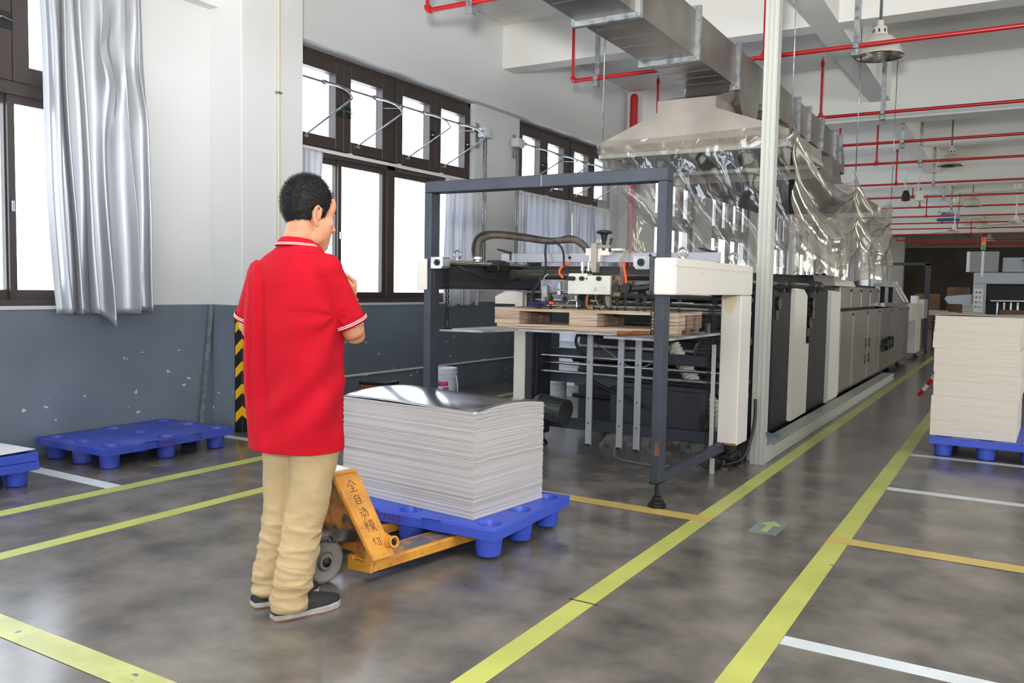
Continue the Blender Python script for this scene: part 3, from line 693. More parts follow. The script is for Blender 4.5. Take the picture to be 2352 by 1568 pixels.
def top_sheet(cx, cy, rz, W, D, z, m, root, arch, curl=0.0):
    ca, sa = cos(rz), sin(rz)
    def f(u, v):
        X = (u - 0.5) * W; Y = (v - 0.5) * D
        zz = z + arch * 4 * v * (1 - v) + curl * (1 - u) ** 3 + 0.004 * sin(5 * u + 2 * v)
        return (cx + X * ca - Y * sa, cy + X * sa + Y * ca, zz)
    b = MB(); b.grid(f, 28, 20); b.obj('top_sheet', m, root, smooth=True, solid=0.0012, fixn=False)
top_sheet(-2.66, 3.716, RZ, 0.935, 0.59, 0.694, M['mirror'], pile, 0.024, 0.0)
pile2 = sheet_pile('board_stack', -0.255, 8.13, rad(-2), 0.61, 0.94, 0.157, 1.135, 15, M['creamedge'], 'tall uneven pile of cream board sheets on a blue pallet at the right', arch=0.0, jit=0.0010, fill=0.985,
    ledge=[(0.68, 0.84, -0.018, 0.0), (0.50, 0.68, -0.004, 0.002), (0.84, 0.93, -0.012, 0), (0.93, 0.97, -0.008, 0), (0.3, 0.5, 0.002, 0), (0.0, 0.3, -0.010, 0)], seed=8)
top_sheet(-0.265, 8.13, rad(-2), 0.65, 0.95, 1.14, mat('printed_sheet', (198, 190, 182), 0.6, col2=(150, 140, 150), nscale=9, stretch=(1, 6, 1)), pile2, 0.006, 0.0)
for (zz, pts) in ((1.055, '\u5168 \u4e09 \u89d2'),):
    pass

# ------------------------------------------------------------------ stool, bucket, drums
t = thing('wooden_stool', 'small wooden stool with a worn blue seat, behind the pile near the wall', 'stool', (-5.62, 6.72, 0), rad(8))
Tt = PM[t.name]
b = MB(); b.box(-0.17, 0.17, -0.12, 0.12, 0.285, 0.315, 0.004, Tt); b.obj('seat', chips(mat('worn_blue_seat', (56, 72, 170), 0.6), (0, 0, 0), (190, 188, 186), 18, 0.66, 0.68), t)
for sx in (-1, 1):
    for sy in (-1, 1):
        b = MB(); b.bar(Tt @ Vector((sx * 0.14, sy * 0.09, 0.285)), Tt @ Vector((sx * 0.155, sy * 0.105, 0.0)), 0.035, 0.035); b.obj('leg', M['woodbrown'], t)
b = MB(); b.box(-0.14, 0.14, -0.105, -0.085, 0.235, 0.283, 0, Tt); b.box(-0.14, 0.14, 0.085, 0.105, 0.235, 0.283, 0, Tt); b.box(-0.155, -0.135, -0.09, 0.09, 0.235, 0.283, 0, Tt); b.box(0.135, 0.155, -0.09, 0.09, 0.235, 0.283, 0, Tt); b.obj('apron', M['woodbrown'], t)
t = thing('plastic_bucket', 'white plastic paint bucket with a pink and red label, behind the dark post', 'bucket', (-5.42, 7.60, 0))
b = MB(); b.lathe([(0.0, 0.0), (0.118, 0.0), (0.123, 0.02), (0.135, 0.30), (0.145, 0.302), (0.145, 0.315), (0.137, 0.317), (0.139, 0.345), (0.148, 0.347), (0.148, 0.36), (0.140, 0.362), (0.142, 0.40), (0.137, 0.405), (0.12, 0.36), (0.11, 0.02), (0, 0.02)], Matrix.Translation((-5.42, 7.60, 0)), 36); b.obj('bucket_body', M['drum'], t, smooth=True, auto=40)
def patch(rad_, a0, a1, z0, z1, m, nm):
    b = MB(); b.grid(lambda u, v: (-5.42 + (rad_ + (0.012 * (z0 + (z1 - z0) * v) / 0.3)) * cos(a0 + (a1 - a0) * u), 7.60 + (rad_ + (0.012 * (z0 + (z1 - z0) * v) / 0.3)) * sin(a0 + (a1 - a0) * u), z0 + (z1 - z0) * v), 16, 3); b.obj(nm, m, t, smooth=True, solid=0.001)
patch(0.1252, rad(-110), rad(-38), 0.215, 0.265, mat('pink_label', (206, 60, 130), 0.4), 'pink_label'); patch(0.1252, rad(-62), rad(-34), 0.10, 0.20, mat('red_label', (190, 36, 62), 0.4), 'red_label')
b = MB(); b.tube(spline([(-5.285, 7.62, 0.33), (-5.25, 7.60, 0.26), (-5.235, 7.585, 0.16), (-5.26, 7.58, 0.09), (-5.30, 7.575, 0.085)], 6), 0.007, 8); b.obj('bucket_handle', M['white'], t, smooth=True)
def drum(x, y, r, h, label, m=None):
    t = thing('plastic_drum', label, 'drum', (x, y, 0), group='white drums behind the feeder')
    prof = [(0, 0), (r * 0.96, 0), (r, 0.02)]
    for k in range(1, 6): prof += [(r, h * k / 6 - 0.01), (r * 1.03, h * k / 6), (r, h * k / 6 + 0.01)]
    prof += [(r, h - 0.02), (r * 0.9, h), (0, h)]
    b = MB(); b.lathe(prof, Matrix.Translation((x, y, 0)), 32); b.obj('drum_body', M['drum'], t, smooth=True, auto=40)
    b = MB(); b.lathe([(0, h), (r * 0.86, h), (r * 0.9, h + 0.02), (r * 0.9, h + 0.035), (0, h + 0.04)], Matrix.Translation((x, y, 0)), 32); b.obj('drum_lid', M['drum'], t, smooth=True, auto=40)
drum(-4.62, 9.3, 0.24, 0.80, 'white ribbed plastic drum seen through the feeder, left one')
drum(-4.05, 9.45, 0.22, 0.74, 'white ribbed plastic drum seen through the feeder, behind the grey bars')
drum(-4.35, 8.1, 0.17, 0.34, 'low white plastic drum on the floor behind the feeder motor')
M['bargrey'] = mat('grey_steel_bar', (146, 149, 154), 0.4, 0.4)

# ================================================================== FEEDER of the die-cutting machine
XL, XR = -3.53, -1.785        # outer faces of the portal posts
YF = 4.69
feeder = thing('sheet_feeder', 'dark portal-framed sheet feeder with cream covers at the near end of the machine', 'machine', (-2.66, 5.5, 0))
F = feeder
def post(x0, x1, nm='portal_post'):
    b = MB(); b.box(x0, x1, YF, YF + 0.108, 0.155, 1.935, 0.004); o = b.obj(nm, M['navy'], F)
    xc = (x0 + x1) / 2; yc = YF + 0.054
    b = MB(); b.lathe([(0, 0), (0.052, 0), (0.055, 0.006), (0.055, 0.022), (0.040, 0.026), (0.040, 0.042), (0.028, 0.046), (0.028, 0.066), (0.013, 0.07), (0.013, 0.12), (0.011, 0.16), (0, 0.16)], Matrix.Translation((xc, yc, 0)), 24)
    b.box(x0 - 0.004, x1 + 0.004, YF - 0.004, YF + 0.11, 0.148, 0.158); b.obj('levelling_foot', M['oil'], o, smooth=True, auto=35)
    return o
post(XL, XL + 0.055); rp = post(XR - 0.055, XR)
for z in (1.86, 1.80):
    b = MB(); b.box(XR - 0.0005, XR + 0.001, YF + 0.02, YF + 0.03, z, z + 0.006); b.obj('bolt_hole', M['black'], rp)
b = MB(); b.box(XR - 0.03, XR - 0.0, YF - 0.0015, YF, 0.32, 0.40); b.obj('rust_patch', mat('rust', (120, 70, 46), 0.9, col2=(84, 66, 56), nscale=30), rp)
b = MB(); b.box(XL, XR, YF, YF + 0.108, 1.935, 2.012, 0.005); b.obj('portal_beam', M['navy'], F)
b = MB(); b.box(-2.62, -2.618, YF - 0.0006, YF, 1.937, 2.010); b.obj('weld_seam', M['white'], F)
# right-hand side beam, cream cover, cream pillar
b = MB(); b.box(XR - 0.075, XR - 0.02, YF + 0.10, 6.25, 1.28, 1.49, 0.004); b.box(XR - 0.06, XR - 0.036, YF - 0.085, YF + 0.1, 1.285, 1.495, 0.004); b.obj('side_beam', M['navy'], F)
b = MB()
# hexagonal-ended cover: chamfered near corner
b.prism([(XR - 0.035, YF - 0.075), (XR + 0.045, YF - 0.075), (XR + 0.085, YF - 0.035), (XR + 0.085, 6.28), (XR + 0.005, 6.28), (XR + 0.005, YF - 0.01), (XR - 0.035, YF - 0.01)], 1.275, 1.487, 'XY')
bmesh.ops.bevel(b.bm, geom=b.bm.edges[:], offset=0.006, segments=2, affect='EDGES')
cv = b.obj('beam_cover', M['creamworn'], F)
b = MB(); b.box(XR + 0.085, XR + 0.0875, YF - 0.07, 6.25, 1.44, 1.447); b.obj('cover_crease', M['cream'], cv)
b = MB(); b.box(XR - 0.06, XR + 0.085, 6.0, 6.27, 0.19, 1.272, 0.006); pil = b.obj('cream_pillar', M['creamworn'], F)
b = MB(); b.grid(lambda u, v: (XR - 0.045 + 0.10 * u, 5.9985, 1.27 - 0.12 * v * (1 - abs(2 * u - 1) ** 2) - 0.01), 8, 4); b.obj('oil_stain', mat('oil_stain', (214, 198, 158), 0.5), pil)
b = MB(); b.box(XR - 0.055, XR + 0.08, 5.9985, 5.9995, 0.193, 0.205); b.obj('rust_edge', mat('rust_edge', (140, 92, 52), 0.9), pil)
b = MB(); b.box(XR - 0.0, XR + 0.03, 6.02, 6.2, 0.10, 0.19); b.box(XR - 0.05, XR + 0.05, 6.0, 6.26, 0.08, 0.12, 0.01)
for dx, dy in ((-0.02, 6.04), (0.05, 6.22), (-0.02, 6.25)):
    b.lathe([(0, 0), (0.04, 0), (0.036, 0.02), (0.016, 0.035), (0.012, 0.10), (0, 0.10)], Matrix.Translation((XR + dx, dy, 0)), 16)
b.obj('machine_foot', M['oil'], F, smooth=True, auto=35)
b = MB(); b.box(XR - 0.06, XR - 0.03, 5.85, 5.87, 0.0, 0.11); b.obj('steel_stub', M['alu'], F)
# left-hand side
b = MB(); b.box(XL - 0.03, XL + 0.04, YF + 0.10, 6.28, 1.285, 1.49, 0.004); b.box(XL + 0.02, XL + 0.058, YF + 0.04, 6.1, 1.29, 1.475, 0.004); b.obj('side_beam', M['darkgrey'], F)
b = MB(); b.prism([(XL - 0.035, YF - 0.02), (XL + 0.037, YF - 0.02), (XL + 0.037, YF - 0.003), (XL - 0.006, YF - 0.003), (XL - 0.006, 6.28), (XL - 0.045, 6.28), (XL - 0.045, YF - 0.012)], 1.275, 1.487, 'XY'); bmesh.ops.bevel(b.bm, geom=b.bm.edges[:], offset=0.004, segments=1, affect='EDGES'); b.obj('beam_cover', M['creamworn'], F)
b = MB(); b.box(XL - 0.08, XL + 0.03, 6.05, 6.28, 0.12, 1.27, 0.005); b.obj('cream_pillar', M['creamworn'], F)
b = MB(); b.prism([(XL - 0.24, 1.165), (XL - 0.24, 1.225), (XL - 0.16, 1.262), (XL - 0.155, 1.272), (XL - 0.05, 1.272), (XL + 0.025, 1.265), (XL + 0.025, 1.03), (XL - 0.03, 1.03), (XL - 0.03, 1.165)], 6.0, 6.04, 'XZ'); b.obj('corner_guard_plate', M['cream'], F)
b = MB(); b.box(XL + 0.035, XL + 0.14, 6.05, 6.3, 0.08, 1.285, 0.004); b.obj('inner_column', M['darkgrey'], F)
# guide rods with end blocks, sliding carriages and the cross bar
for s, x in ((-1, XL + 0.150), (1, XR - 0.125)):
    b = MB(); b.cyl((x, YF + 0.02, 1.468), (x, 6.0, 1.468), 0.016, 16); b.obj('guide_rod', M['chrome'], F, smooth=True, auto=40)
    b = MB(); b.prism([(x - 0.052, 1.42), (x + 0.032, 1.42), (x + 0.048, 1.436), (x + 0.048, 1.487), (x + 0.038, 1.497), (x - 0.052, 1.497)] if s < 0 else [(x - 0.048, 1.497), (x + 0.052, 1.497), (x + 0.052, 1.42), (x - 0.03, 1.42), (x - 0.048, 1.44)], YF - 0.055, YF + 0.03, 'XZ'); e = b.obj('rod_end_block', M['steel'], F)
    b = MB(); b.cyl((x, YF - 0.062, 1.460), (x, YF - 0.054, 1.460), 0.022, 20); b.cyl((x, YF - 0.072, 1.460), (x, YF - 0.06, 1.460), 0.008, 6); b.obj('end_washer', M['oil'], e, smooth=True, auto=35)
    b = MB(); b.box(x - 0.06, x + 0.05, 5.34, 5.50, 1.42, 1.50, 0.006); b.obj('carriage_block', M['oil'], F)
    b = MB(); b.box(x - 0.05, x + 0.04, 5.92, 6.02, 1.42, 1.51, 0.006); b.obj('rod_end_block', M['oil'], F)
b = MB(); b.box(XL + 0.16, XR + 0.09, 5.44, 5.47, 1.487, 1.555, 0.003); bar = b.obj('cross_bar', mat('anodised_bar', (150, 151, 156), 0.4, 0.5), F)
for x in (-2.82, -2.19, -2.19):
    pass
for x, z in ((-2.79, 1.522), (-2.175, 1.535), (-2.175, 1.508)):
    b = MB(); b.cyl((x, 5.436, z), (x, 5.441, z), 0.011, 12); b.obj('bolt', M['oil'], bar, smooth=True, auto=35)
for x, y in ((XR - 0.02, 5.05), (XR + 0.06, 5.85), (XL - 0.02, 5.12)):
    b = MB(); R_ = 0.030; pts = [(x + R_ * cos(2 * PI * k / 20), y, 1.487 + 0.047 + R_ * sin(2 * PI * k / 20)) for k in range(20)]; b.tube(pts, 0.0075, 8, closed=True); b.cyl((x, y, 1.485), (x, y, 1.51), 0.014, 12); b.obj('lifting_eye', M['steel'], F, smooth=True, auto=45)
for x, y in ((XR + 0.03, 5.5), (XL + 0.25, 5.40)):
    b = MB(); b.tube([(x - 0.1, y, 1.585), (x, y, 1.56), (x + 0.02, y, 1.555)], [0.006, 0.009, 0.012], 8); b.cyl((x + 0.015, y, 1.5), (x + 0.015, y, 1.565), 0.008, 8); b.obj('clamp_lever', M['black'], F, smooth=True, auto=45)
# suction head: hanging bracket, hand wheel, white valve box, tubes, suckers
hx = -2.575
b = MB(); b.box(hx - 0.015, hx + 0.028, 5.37, 5.43, 1.415, 1.62, 0.003); b.obj('height_bracket', mat('nickel_bracket', (150, 142, 128), 0.4, 0.4), F)
b = MB(); b.box(hx + 0.028, hx + 0.125, 5.38, 5.42, 1.585, 1.607, 0.002); b.obj('bracket_arm', mat('nickel_arm', (130, 124, 112), 0.4, 0.4), F)
b = MB(); b.prism([(hx - 0.068, 1.585), (hx + 0.115, 1.585), (hx + 0.115, 1.535), (hx + 0.048, 1.535), (hx + 0.042, 1.49), (hx + 0.022, 1.49), (hx + 0.018, 1.535), (hx - 0.018, 1.535), (hx - 0.026, 1.49), (hx - 0.038, 1.49), (hx - 0.042, 1.535), (hx - 0.068, 1.535)], 5.395, 5.48, 'XZ'); b.obj('saddle_casting', M['creamworn'], F)
b = MB(); b.box(hx + 0.115, hx + 0.20, 5.40, 5.47, 1.567, 1.583, 0.002); b.obj('saddle_plate', M['cream'], F)
wx = hx + 0.07
b = MB(); b.lathe([(0, 1.705), (0.04, 1.708), (0.056, 1.700), (0.057, 1.692), (0.05, 1.686), (0.028, 1.682), (0.022, 1.668), (0.019, 1.64), (0.013, 1.63), (0.013, 1.57), (0, 1.57)], Matrix.Translation((wx, 5.40, 0)), 24); b.obj('hand_wheel', M['black'], F, smooth=True, auto=40)
b = MB(); b.tube([(wx + 0.045, 5.40, 1.56), (wx + 0.047, 5.40, 1.61), (wx + 0.054, 5.40, 1.638)], [0.010, 0.008, 0.007], 10); b.lathe([(0, -0.011), (0.009, -0.006), (0.011, 0), (0.009, 0.007), (0, 0.011)], Matrix.Translation((wx + 0.056, 5.40, 1.645)), 12); b.obj('locking_lever', M['black'], F, smooth=True, auto=45)
b = MB(); b.box(-2.755, -2.425, 5.345, 5.45, 1.262, 1.393, 0.004); vb = b.obj('valve_box', mat('white_valve_box', (222, 222, 214), 0.4, col2=(206, 202, 190), nscale=6), F)
b = MB(); b.box(-2.755, -2.61, 5.36, 5.45, 1.393, 1.408, 0.003); b.obj('box_lid', M['cream'], vb)
for x in (-2.737, -2.707, -2.638, -2.507):
    b = MB(); b.cyl((x, 5.318, 1.372), (x, 5.346, 1.372), 0.0155, 18); b.lathe([(0.0, 0.0), (0.012, 0), (0.0155, 0.004)], Matrix.Translation((x, 5.314, 1.372)) @ Matrix.Rotation(-PI / 2, 4, 'X'), 18); b.obj('control_knob', M['black'], vb, smooth=True, auto=40)
b = MB(); b.cyl((-2.605, 5.341, 1.372), (-2.605, 5.346, 1.372), 0.006, 12); b.obj('key_hole', M['black'], vb)
b = MB(); b.cyl((-2.548, 5.336, 1.302), (-2.548, 5.346, 1.302), 0.0165, 20); b.cyl((-2.548, 5.332, 1.302), (-2.548, 5.34, 1.302), 0.009, 16); b.obj('lock_button', M['steel'], vb, smooth=True, auto=40)
b = MB(); b.box(-2.425, -2.36, 5.37, 5.46, 1.25, 1.40, 0.003); b.box(-2.44, -2.29, 5.40, 5.46, 1.30, 1.36, 0.003); b.obj('cam_housing', mat('oily_bronze', (126, 104, 82), 0.45, 0.3, col2=(54, 42, 34), nscale=18), F)
for x, r_ in ((-2.385, 0.03), (-2.315, 0.034)):
    b = MB(); b.cyl((x, 5.345, 1.31), (x, 5.42, 1.31), r_, 20); b.obj('roller_motor', M['black'], F, smooth=True, auto=40)
b = MB(); b.tube([(-2.33, 5.39, 1.30), (-2.2, 5.42, 1.315), (-2.05, 5.48, 1.34)], 0.022, 12); b.obj('air_duct', M['black'], F, smooth=True, auto=40)
for x in (-2.69, -2.64):
    b = MB(); b.lathe([(0, 1.36), (0.012, 1.36), (0.012, 1.425), (0.020, 1.43), (0.020, 1.443), (0.016, 1.447), (0.016, 1.49), (0, 1.49)], Matrix.Translation((x, 5.45, 0)), 16); b.obj('threaded_port', M['chrome'], F, smooth=True, auto=40)
# carriage plates behind and the shaft that runs across
b = MB(); b.cyl((XL + 0.15, 5.62, 1.40), (XR - 0.02, 5.62, 1.40), 0.035, 20); b.obj('main_shaft', mat('dark_shaft', (84, 80, 76), 0.35, 0.6), F, smooth=True, auto=40)
b = MB(); b.box(XL + 0.14, XR - 0.08, 5.78, 5.84, 1.40, 1.47, 0.004); b.obj('rear_cross_beam', M['darkgrey'], F)
for x0, x1, y, z, r_ in ((-3.10, XR - 0.10, 5.50, 1.215, 0.0075), (XL + 0.2, XR - 0.05, 5.72, 1.27, 0.012), (XL + 0.2, XR - 0.05, 5.95, 1.20, 0.010), (XL + 0.2, XR - 0.05, 6.05, 1.16, 0.014), (-2.5, XR - 0.02, 5.8, 1.33, 0.010)):
    b = MB(); b.cyl((x0, y, z), (x1, y, z), r_, 12); b.obj('cross_rod', M['chrome'], F, smooth=True, auto=40)
rnd = random.Random(4)
for k in range(15):
    x = -2.99 + 0.072 * k; y = 5.42 + rnd.uniform(-0.02, 0.12); mm_ = rnd.choice([M['steel'], M['oil'], M['oil'], M['chrome']])
    b = MB(); zb = 1.152; b.cyl((x, y, zb + 0.012), (x, y, 1.26), rnd.uniform(0.004, 0.007), 8)
    b.box(x - 0.012, x + 0.012, y - 0.012, y + 0.012, 1.20 + rnd.uniform(-0.01, 0.02), 1.235 + rnd.uniform(0, 0.02), 0.002)
    b.lathe([(0, 0.0), (0.013, 0.0), (0.011, 0.006), (0.006, 0.014), (0, 0.014)], Matrix.Translation((x, y, zb)), 12)
    b.obj('sucker_foot', mm_, F, smooth=True, auto=35)
for (x0, x1, z0, z1, m_) in ((-3.03, -2.98, 1.20, 1.32, M['steel']), (-2.71, -2.655, 1.16, 1.27, M['oil']), (-2.52, -2.48, 1.17, 1.27, mat('tan_bracket', (150, 136, 116), 0.5)), (-2.90, -2.87, 1.25, 1.35, M['steel']), (-2.27, -2.22, 1.24, 1.30, M['oil']), (-2.10, -2.05, 1.22, 1.33, M['oil'])):
    b = MB(); b.box(x0, x1, 5.46, 5.50, z0, z1, 0.003); b.obj('tool_bracket', m_, F)
# coiled springs, tubes
def tubes(pts, r, m, nm): b = MB(); b.tube(spline(pts, 8), r, 8); return b.obj(nm, m, F, smooth=True, auto=60)
tubes([(-2.735, 5.37, 1.262), (-2.74, 5.36, 1.22), (-2.77, 5.33, 1.18), (-2.815, 5.30, 1.16)], 0.0065, mat('clear_olive_tube', (112, 104, 78), 0.2), 'suction_tube')
tubes([(-2.605, 5.37, 1.262), (-2.605, 5.35, 1.21), (-2.585, 5.33, 1.175), (-2.55, 5.34, 1.162)], 0.010, mat('brown_tube', (150, 82, 34), 0.2), 'suction_tube')
tubes([(-2.55, 5.37, 1.262), (-2.52, 5.34, 1.21), (-2.48, 5.32, 1.17), (-2.455, 5.34, 1.16)], 0.0075, mat('olive_tube', (98, 90, 68), 0.2), 'suction_tube')
tubes([(-2.485, 5.37, 1.262), (-2.465, 5.34, 1.215), (-2.435, 5.32, 1.175), (-2.41, 5.34, 1.16)], 0.0075, M['black'], 'suction_tube')
tubes([(-2.78, 5.42, 1.485), (-2.825, 5.38, 1.45), (-2.83, 5.36, 1.41), (-2.80, 5.36, 1.375)], 0.009, M['orange'], 'orange_air_tube')
tubes([(-2.355, 5.40, 1.485), (-2.33, 5.36, 1.44), (-2.31, 5.34, 1.39), (-2.305, 5.34, 1.345)], 0.009, M['orange'], 'orange_air_tube')
tubes([(-2.18, 5.44, 1.49), (-2.14, 5.42, 1.45), (-2.11, 5.44, 1.37), (-2.12, 5.46, 1.30)], 0.006, M['black'], 'air_tube')
for q in range(3):
    tubes([(-2.335 + 0.004 * q, 5.42, 1.57), (-2.375 + 0.01 * q, 5.38, 1.50 - 0.01 * q), (-2.36 + 0.012 * q, 5.37, 1.42), (-2.365 + 0.01 * q, 5.36, 1.30)], 0.003, mat('twine', (146, 130, 112), 0.9), 'twine')
tubes([(-2.92, 5.36, 1.40), (-2.945, 5.34, 1.37), (-2.90, 5.33, 1.33), (-2.85, 5.34, 1.30), (-2.77, 5.36, 1.28)], 0.0055, M['steel'], 'braided_wire')
# thick hose bundle arching over from the left rail
tubes([(-3.555, 5.40, 1.50), (-3.56, 5.41, 1.60), (-3.53, 5.42, 1.665), (-3.42, 5.44, 1.692), (-3.20, 5.46, 1.672), (-2.98, 5.46, 1.645), (-2.85, 5.46, 1.65), (-2.76, 5.47, 1.648), (-2.69, 5.48, 1.60), (-2.665, 5.49, 1.54)], 0.026, M['black'], 'thick_hose').data.materials[0] = mat('dusty_hose', (62, 55, 50), 0.6, col2=(84, 72, 62), nscale=12)
tubes([(-3.575, 5.39, 1.50), (-3.60, 5.40, 1.60), (-3.56, 5.41, 1.69), (-3.44, 5.43, 1.715), (-3.18, 5.45, 1.69), (-2.95, 5.45, 1.655), (-2.80, 5.46, 1.672), (-2.71, 5.47, 1.63), (-2.64, 5.48, 1.55)], 0.012, M['black'], 'thin_hose')
tubes([(-2.98, 5.43, 1.64), (-2.97, 5.40, 1.56), (-2.945, 5.36, 1.45), (-2.98, 5.33, 1.34), (-3.035, 5.32, 1.24), (-3.01, 5.32, 1.175), (-2.95, 5.33, 1.165), (-2.92, 5.34, 1.19)], 0.0085, M['black'], 'loop_cable')
tubes([(-2.92, 5.43, 1.64), (-2.85, 5.41, 1.60), (-2.82, 5.40, 1.54), (-2.80, 5.38, 1.46), (-2.74, 5.38, 1.415), (-2.66, 5.38, 1.405), (-2.58, 5.37, 1.42)], 0.008, M['black'], 'loop_cable')
b = MB(); b.lathe([(0.030, 0), (0.034, 0.004), (0.034, 0.022), (0.030, 0.026)], Matrix.Translation((-3.555, 5.40, 1.505)), 20); b.lathe([(0.024, 0), (0.024, 0.03)], Matrix.Translation((-3.555, 5.40, 1.48)), 20); b.obj('hose_clamp', M['chrome'], F, smooth=True, auto=40)
# coiled blue hose lying on the pallet edge
pts = []
for k in range(130):
    a = k / 130; pts.append((-3.09 + 0.17 * a, 5.375 + 0.011 * cos(a * 2 * PI * 11), 1.182 + 0.011 * sin(a * 2 * PI * 11) + 0.012 * a))
b = MB(); b.tube(pts, 0.0035, 6); b.obj('coiled_hose', mat('blue_coil', (48, 44, 140), 0.3), F, smooth=True, auto=60)
b = MB(); b.box(-2.915, -2.88, 5.365, 5.385, 1.185, 1.203, 0.003); b.obj('hose_coupling', M['orange'], F)
# lifting platform and its chains
b = MB(); b.prism([(-3.495, 4.83), (-3.18, 4.90), (-3.12, 5.28), (-2.33, 5.28), (-2.28, 4.94), (-1.86, 4.90), (-1.84, 6.05), (-3.42, 6.05)], 0.985, 1.0, 'XY'); b.obj('lifting_plate', mat('lifting_plate', (176, 176, 178), 0.5, 0.3, col2=(138, 136, 136), nscale=5), F)
def chain(x, y, z0, z1, nm='lift_chain'):
    b = MB(); n = int((z1 - z0) / 0.019); 
    for k in range(n):
        z = z0 + k * (z1 - z0) / n; h = (z1 - z0) / n
        w_ = 0.009 if k % 2 else 0.013
        b.box(x - w_, x - w_ + 0.003, y - 0.005, y + 0.005, z, z + h * 1.2); b.box(x + w_ - 0.003, x + w_, y - 0.005, y + 0.005, z, z + h * 1.2)
        b.box(x - w_, x + w_, y - 0.0035, y + 0.0035, z + h * 0.35, z + h * 0.65)
    b.obj(nm, M['oil'], F)
chain(-3.452, 4.86, 1.06, 1.45); chain(-1.945, 4.93, 1.02, 1.30)
chain(XL + 0.12, 6.04, 0.12, 1.28); chain(XL + 0.15, 5.98, 0.12, 1.28); chain(-1.93, 6.02, 0.14, 1.28); chain(-1.88, 6.0, 0.14, 1.28); chain(-1.87, 5.92, 1.0, 1.28)
b = MB(); b.cyl((-3.452, 4.86, 1.0), (-3.452, 4.86, 1.06), 0.017, 14); b.box(-3.49, -3.42, 4.84, 4.88, 1.0, 1.012); b.obj('chain_anchor', M['oil'], F, smooth=True, auto=40)
b = MB(); b.cyl((-1.905, 5.9, 1.0), (-1.905, 5.9, 1.07), 0.02, 14); b.obj('chain_anchor', M['greymetal'], F, smooth=True, auto=40)
tubes([(-3.36, 4.86, 1.44), (-3.28, 4.95, 1.385), (-3.29, 5.3, 1.35), (-3.34, 5.7, 1.37), (-3.38, 5.95, 1.42)], 0.008, M['oil'], 'sagging_chain')
# lower structure
def lower(x0, x1, y, z0, z1, m, nm, d=0.05): b = MB(); b.box(x0, x1, y, y + d, z0, z1, 0.003); return b.obj(nm, m, F)
lower(XL + 0.12, XR - 0.06, 6.3, 0.715, 0.80, M['navydark'], 'frame_cross_member')
lower(XL + 0.12, XR - 0.06, 6.3, 0.515, 0.60, M['navydark'], 'frame_cross_member')
lower(XL + 0.12, XR - 0.06, 6.3, 0.125, 0.215, M['navydark'], 'frame_cross_member')
lower(-2.86, -2.10, 6.36, 0.20, 0.58, M['darkgrey'], 'electric_cabinet', 0.35)
for (x0, x1, y, z, r_, m_) in ((XL + 0.15, -2.35, 6.1, 0.752, 0.011, M['chrome']), (XL + 0.15, -1.9, 6.2, 0.685, 0.012, M['chrome']), (XL + 0.15, -1.88, 6.12, 0.62, 0.012, M['steel']), (-2.7, -1.93, 6.15, 0.585, 0.014, M['oil'])):
    b = MB(); b.cyl((x0, y, z), (x1, y, z), r_, 12); b.obj('drive_rod', m_, F, smooth=True, auto=40)
for x, y0 in ((-2.615, 5.45), (-2.375, 5.45), (-2.245, 5.45)):
    b = MB(); b.box(x - 0.022, x + 0.022, y0 - 0.01, y0 + 0.01, 0.18, 0.986, 0.002)
    o = b.obj('hanging_guide_bar', M['bargrey'], F)
    for z in (0.78, 0.34, 0.52):
        c = MB(); c.cyl((x, y0 - 0.012, z), (x, y0 - 0.0095, z), 0.006, 10); c.obj('slot_hole', M['black'], o)
    c = MB(); c.box(x - 0.02, x + 0.02, y0 - 0.011, y0 + 0.011, 0.175, 0.19); c.obj('rusty_tip', M['oil'], o)
def motor(c, ax, r, L, nm='electric_motor'):
    T = Matrix.Translation(c) @ Vector((0, 0, 1)).rotation_difference(Vector(ax)).to_matrix().to_4x4()
    b = MB(); prof = [(0, 0), (r * 0.8, 0), (r * 0.95, L * 0.04), (r, L * 0.1), (r, L * 0.2)]
    b.lathe(prof, T, 24); b.lathe([(r * 0.9, L * 0.2), (r * 0.9, L * 0.9), (r, L * 0.9), (r, L), (0, L)], T, 24)
    for k in range(20):
        a = 2 * PI * k / 20; b.bar(T @ Vector((r * 0.95 * cos(a), r * 0.95 * sin(a), L * 0.2)), T @ Vector((r * 0.95 * cos(a), r * 0.95 * sin(a), L * 0.9)), 0.006, 0.012, up=T.to_3x3() @ Vector((-sin(a), cos(a), 0)))
    b.box(-r * 0.5, r * 0.5, r * 0.7, r * 1.35, L * 0.4, L * 0.75, 0.006, T)
    b.obj(nm, mat('motor_green_grey', (58, 60, 58), 0.45, col2=(44, 44, 43), nscale=6), F, smooth=True, auto=35)
motor((-3.30, 5.92, 0.36), (0.95, -0.12, -0.10), 0.10, 0.28); motor((-2.14, 6.42, 0.82), (1, -0.25, 0), 0.095, 0.24)
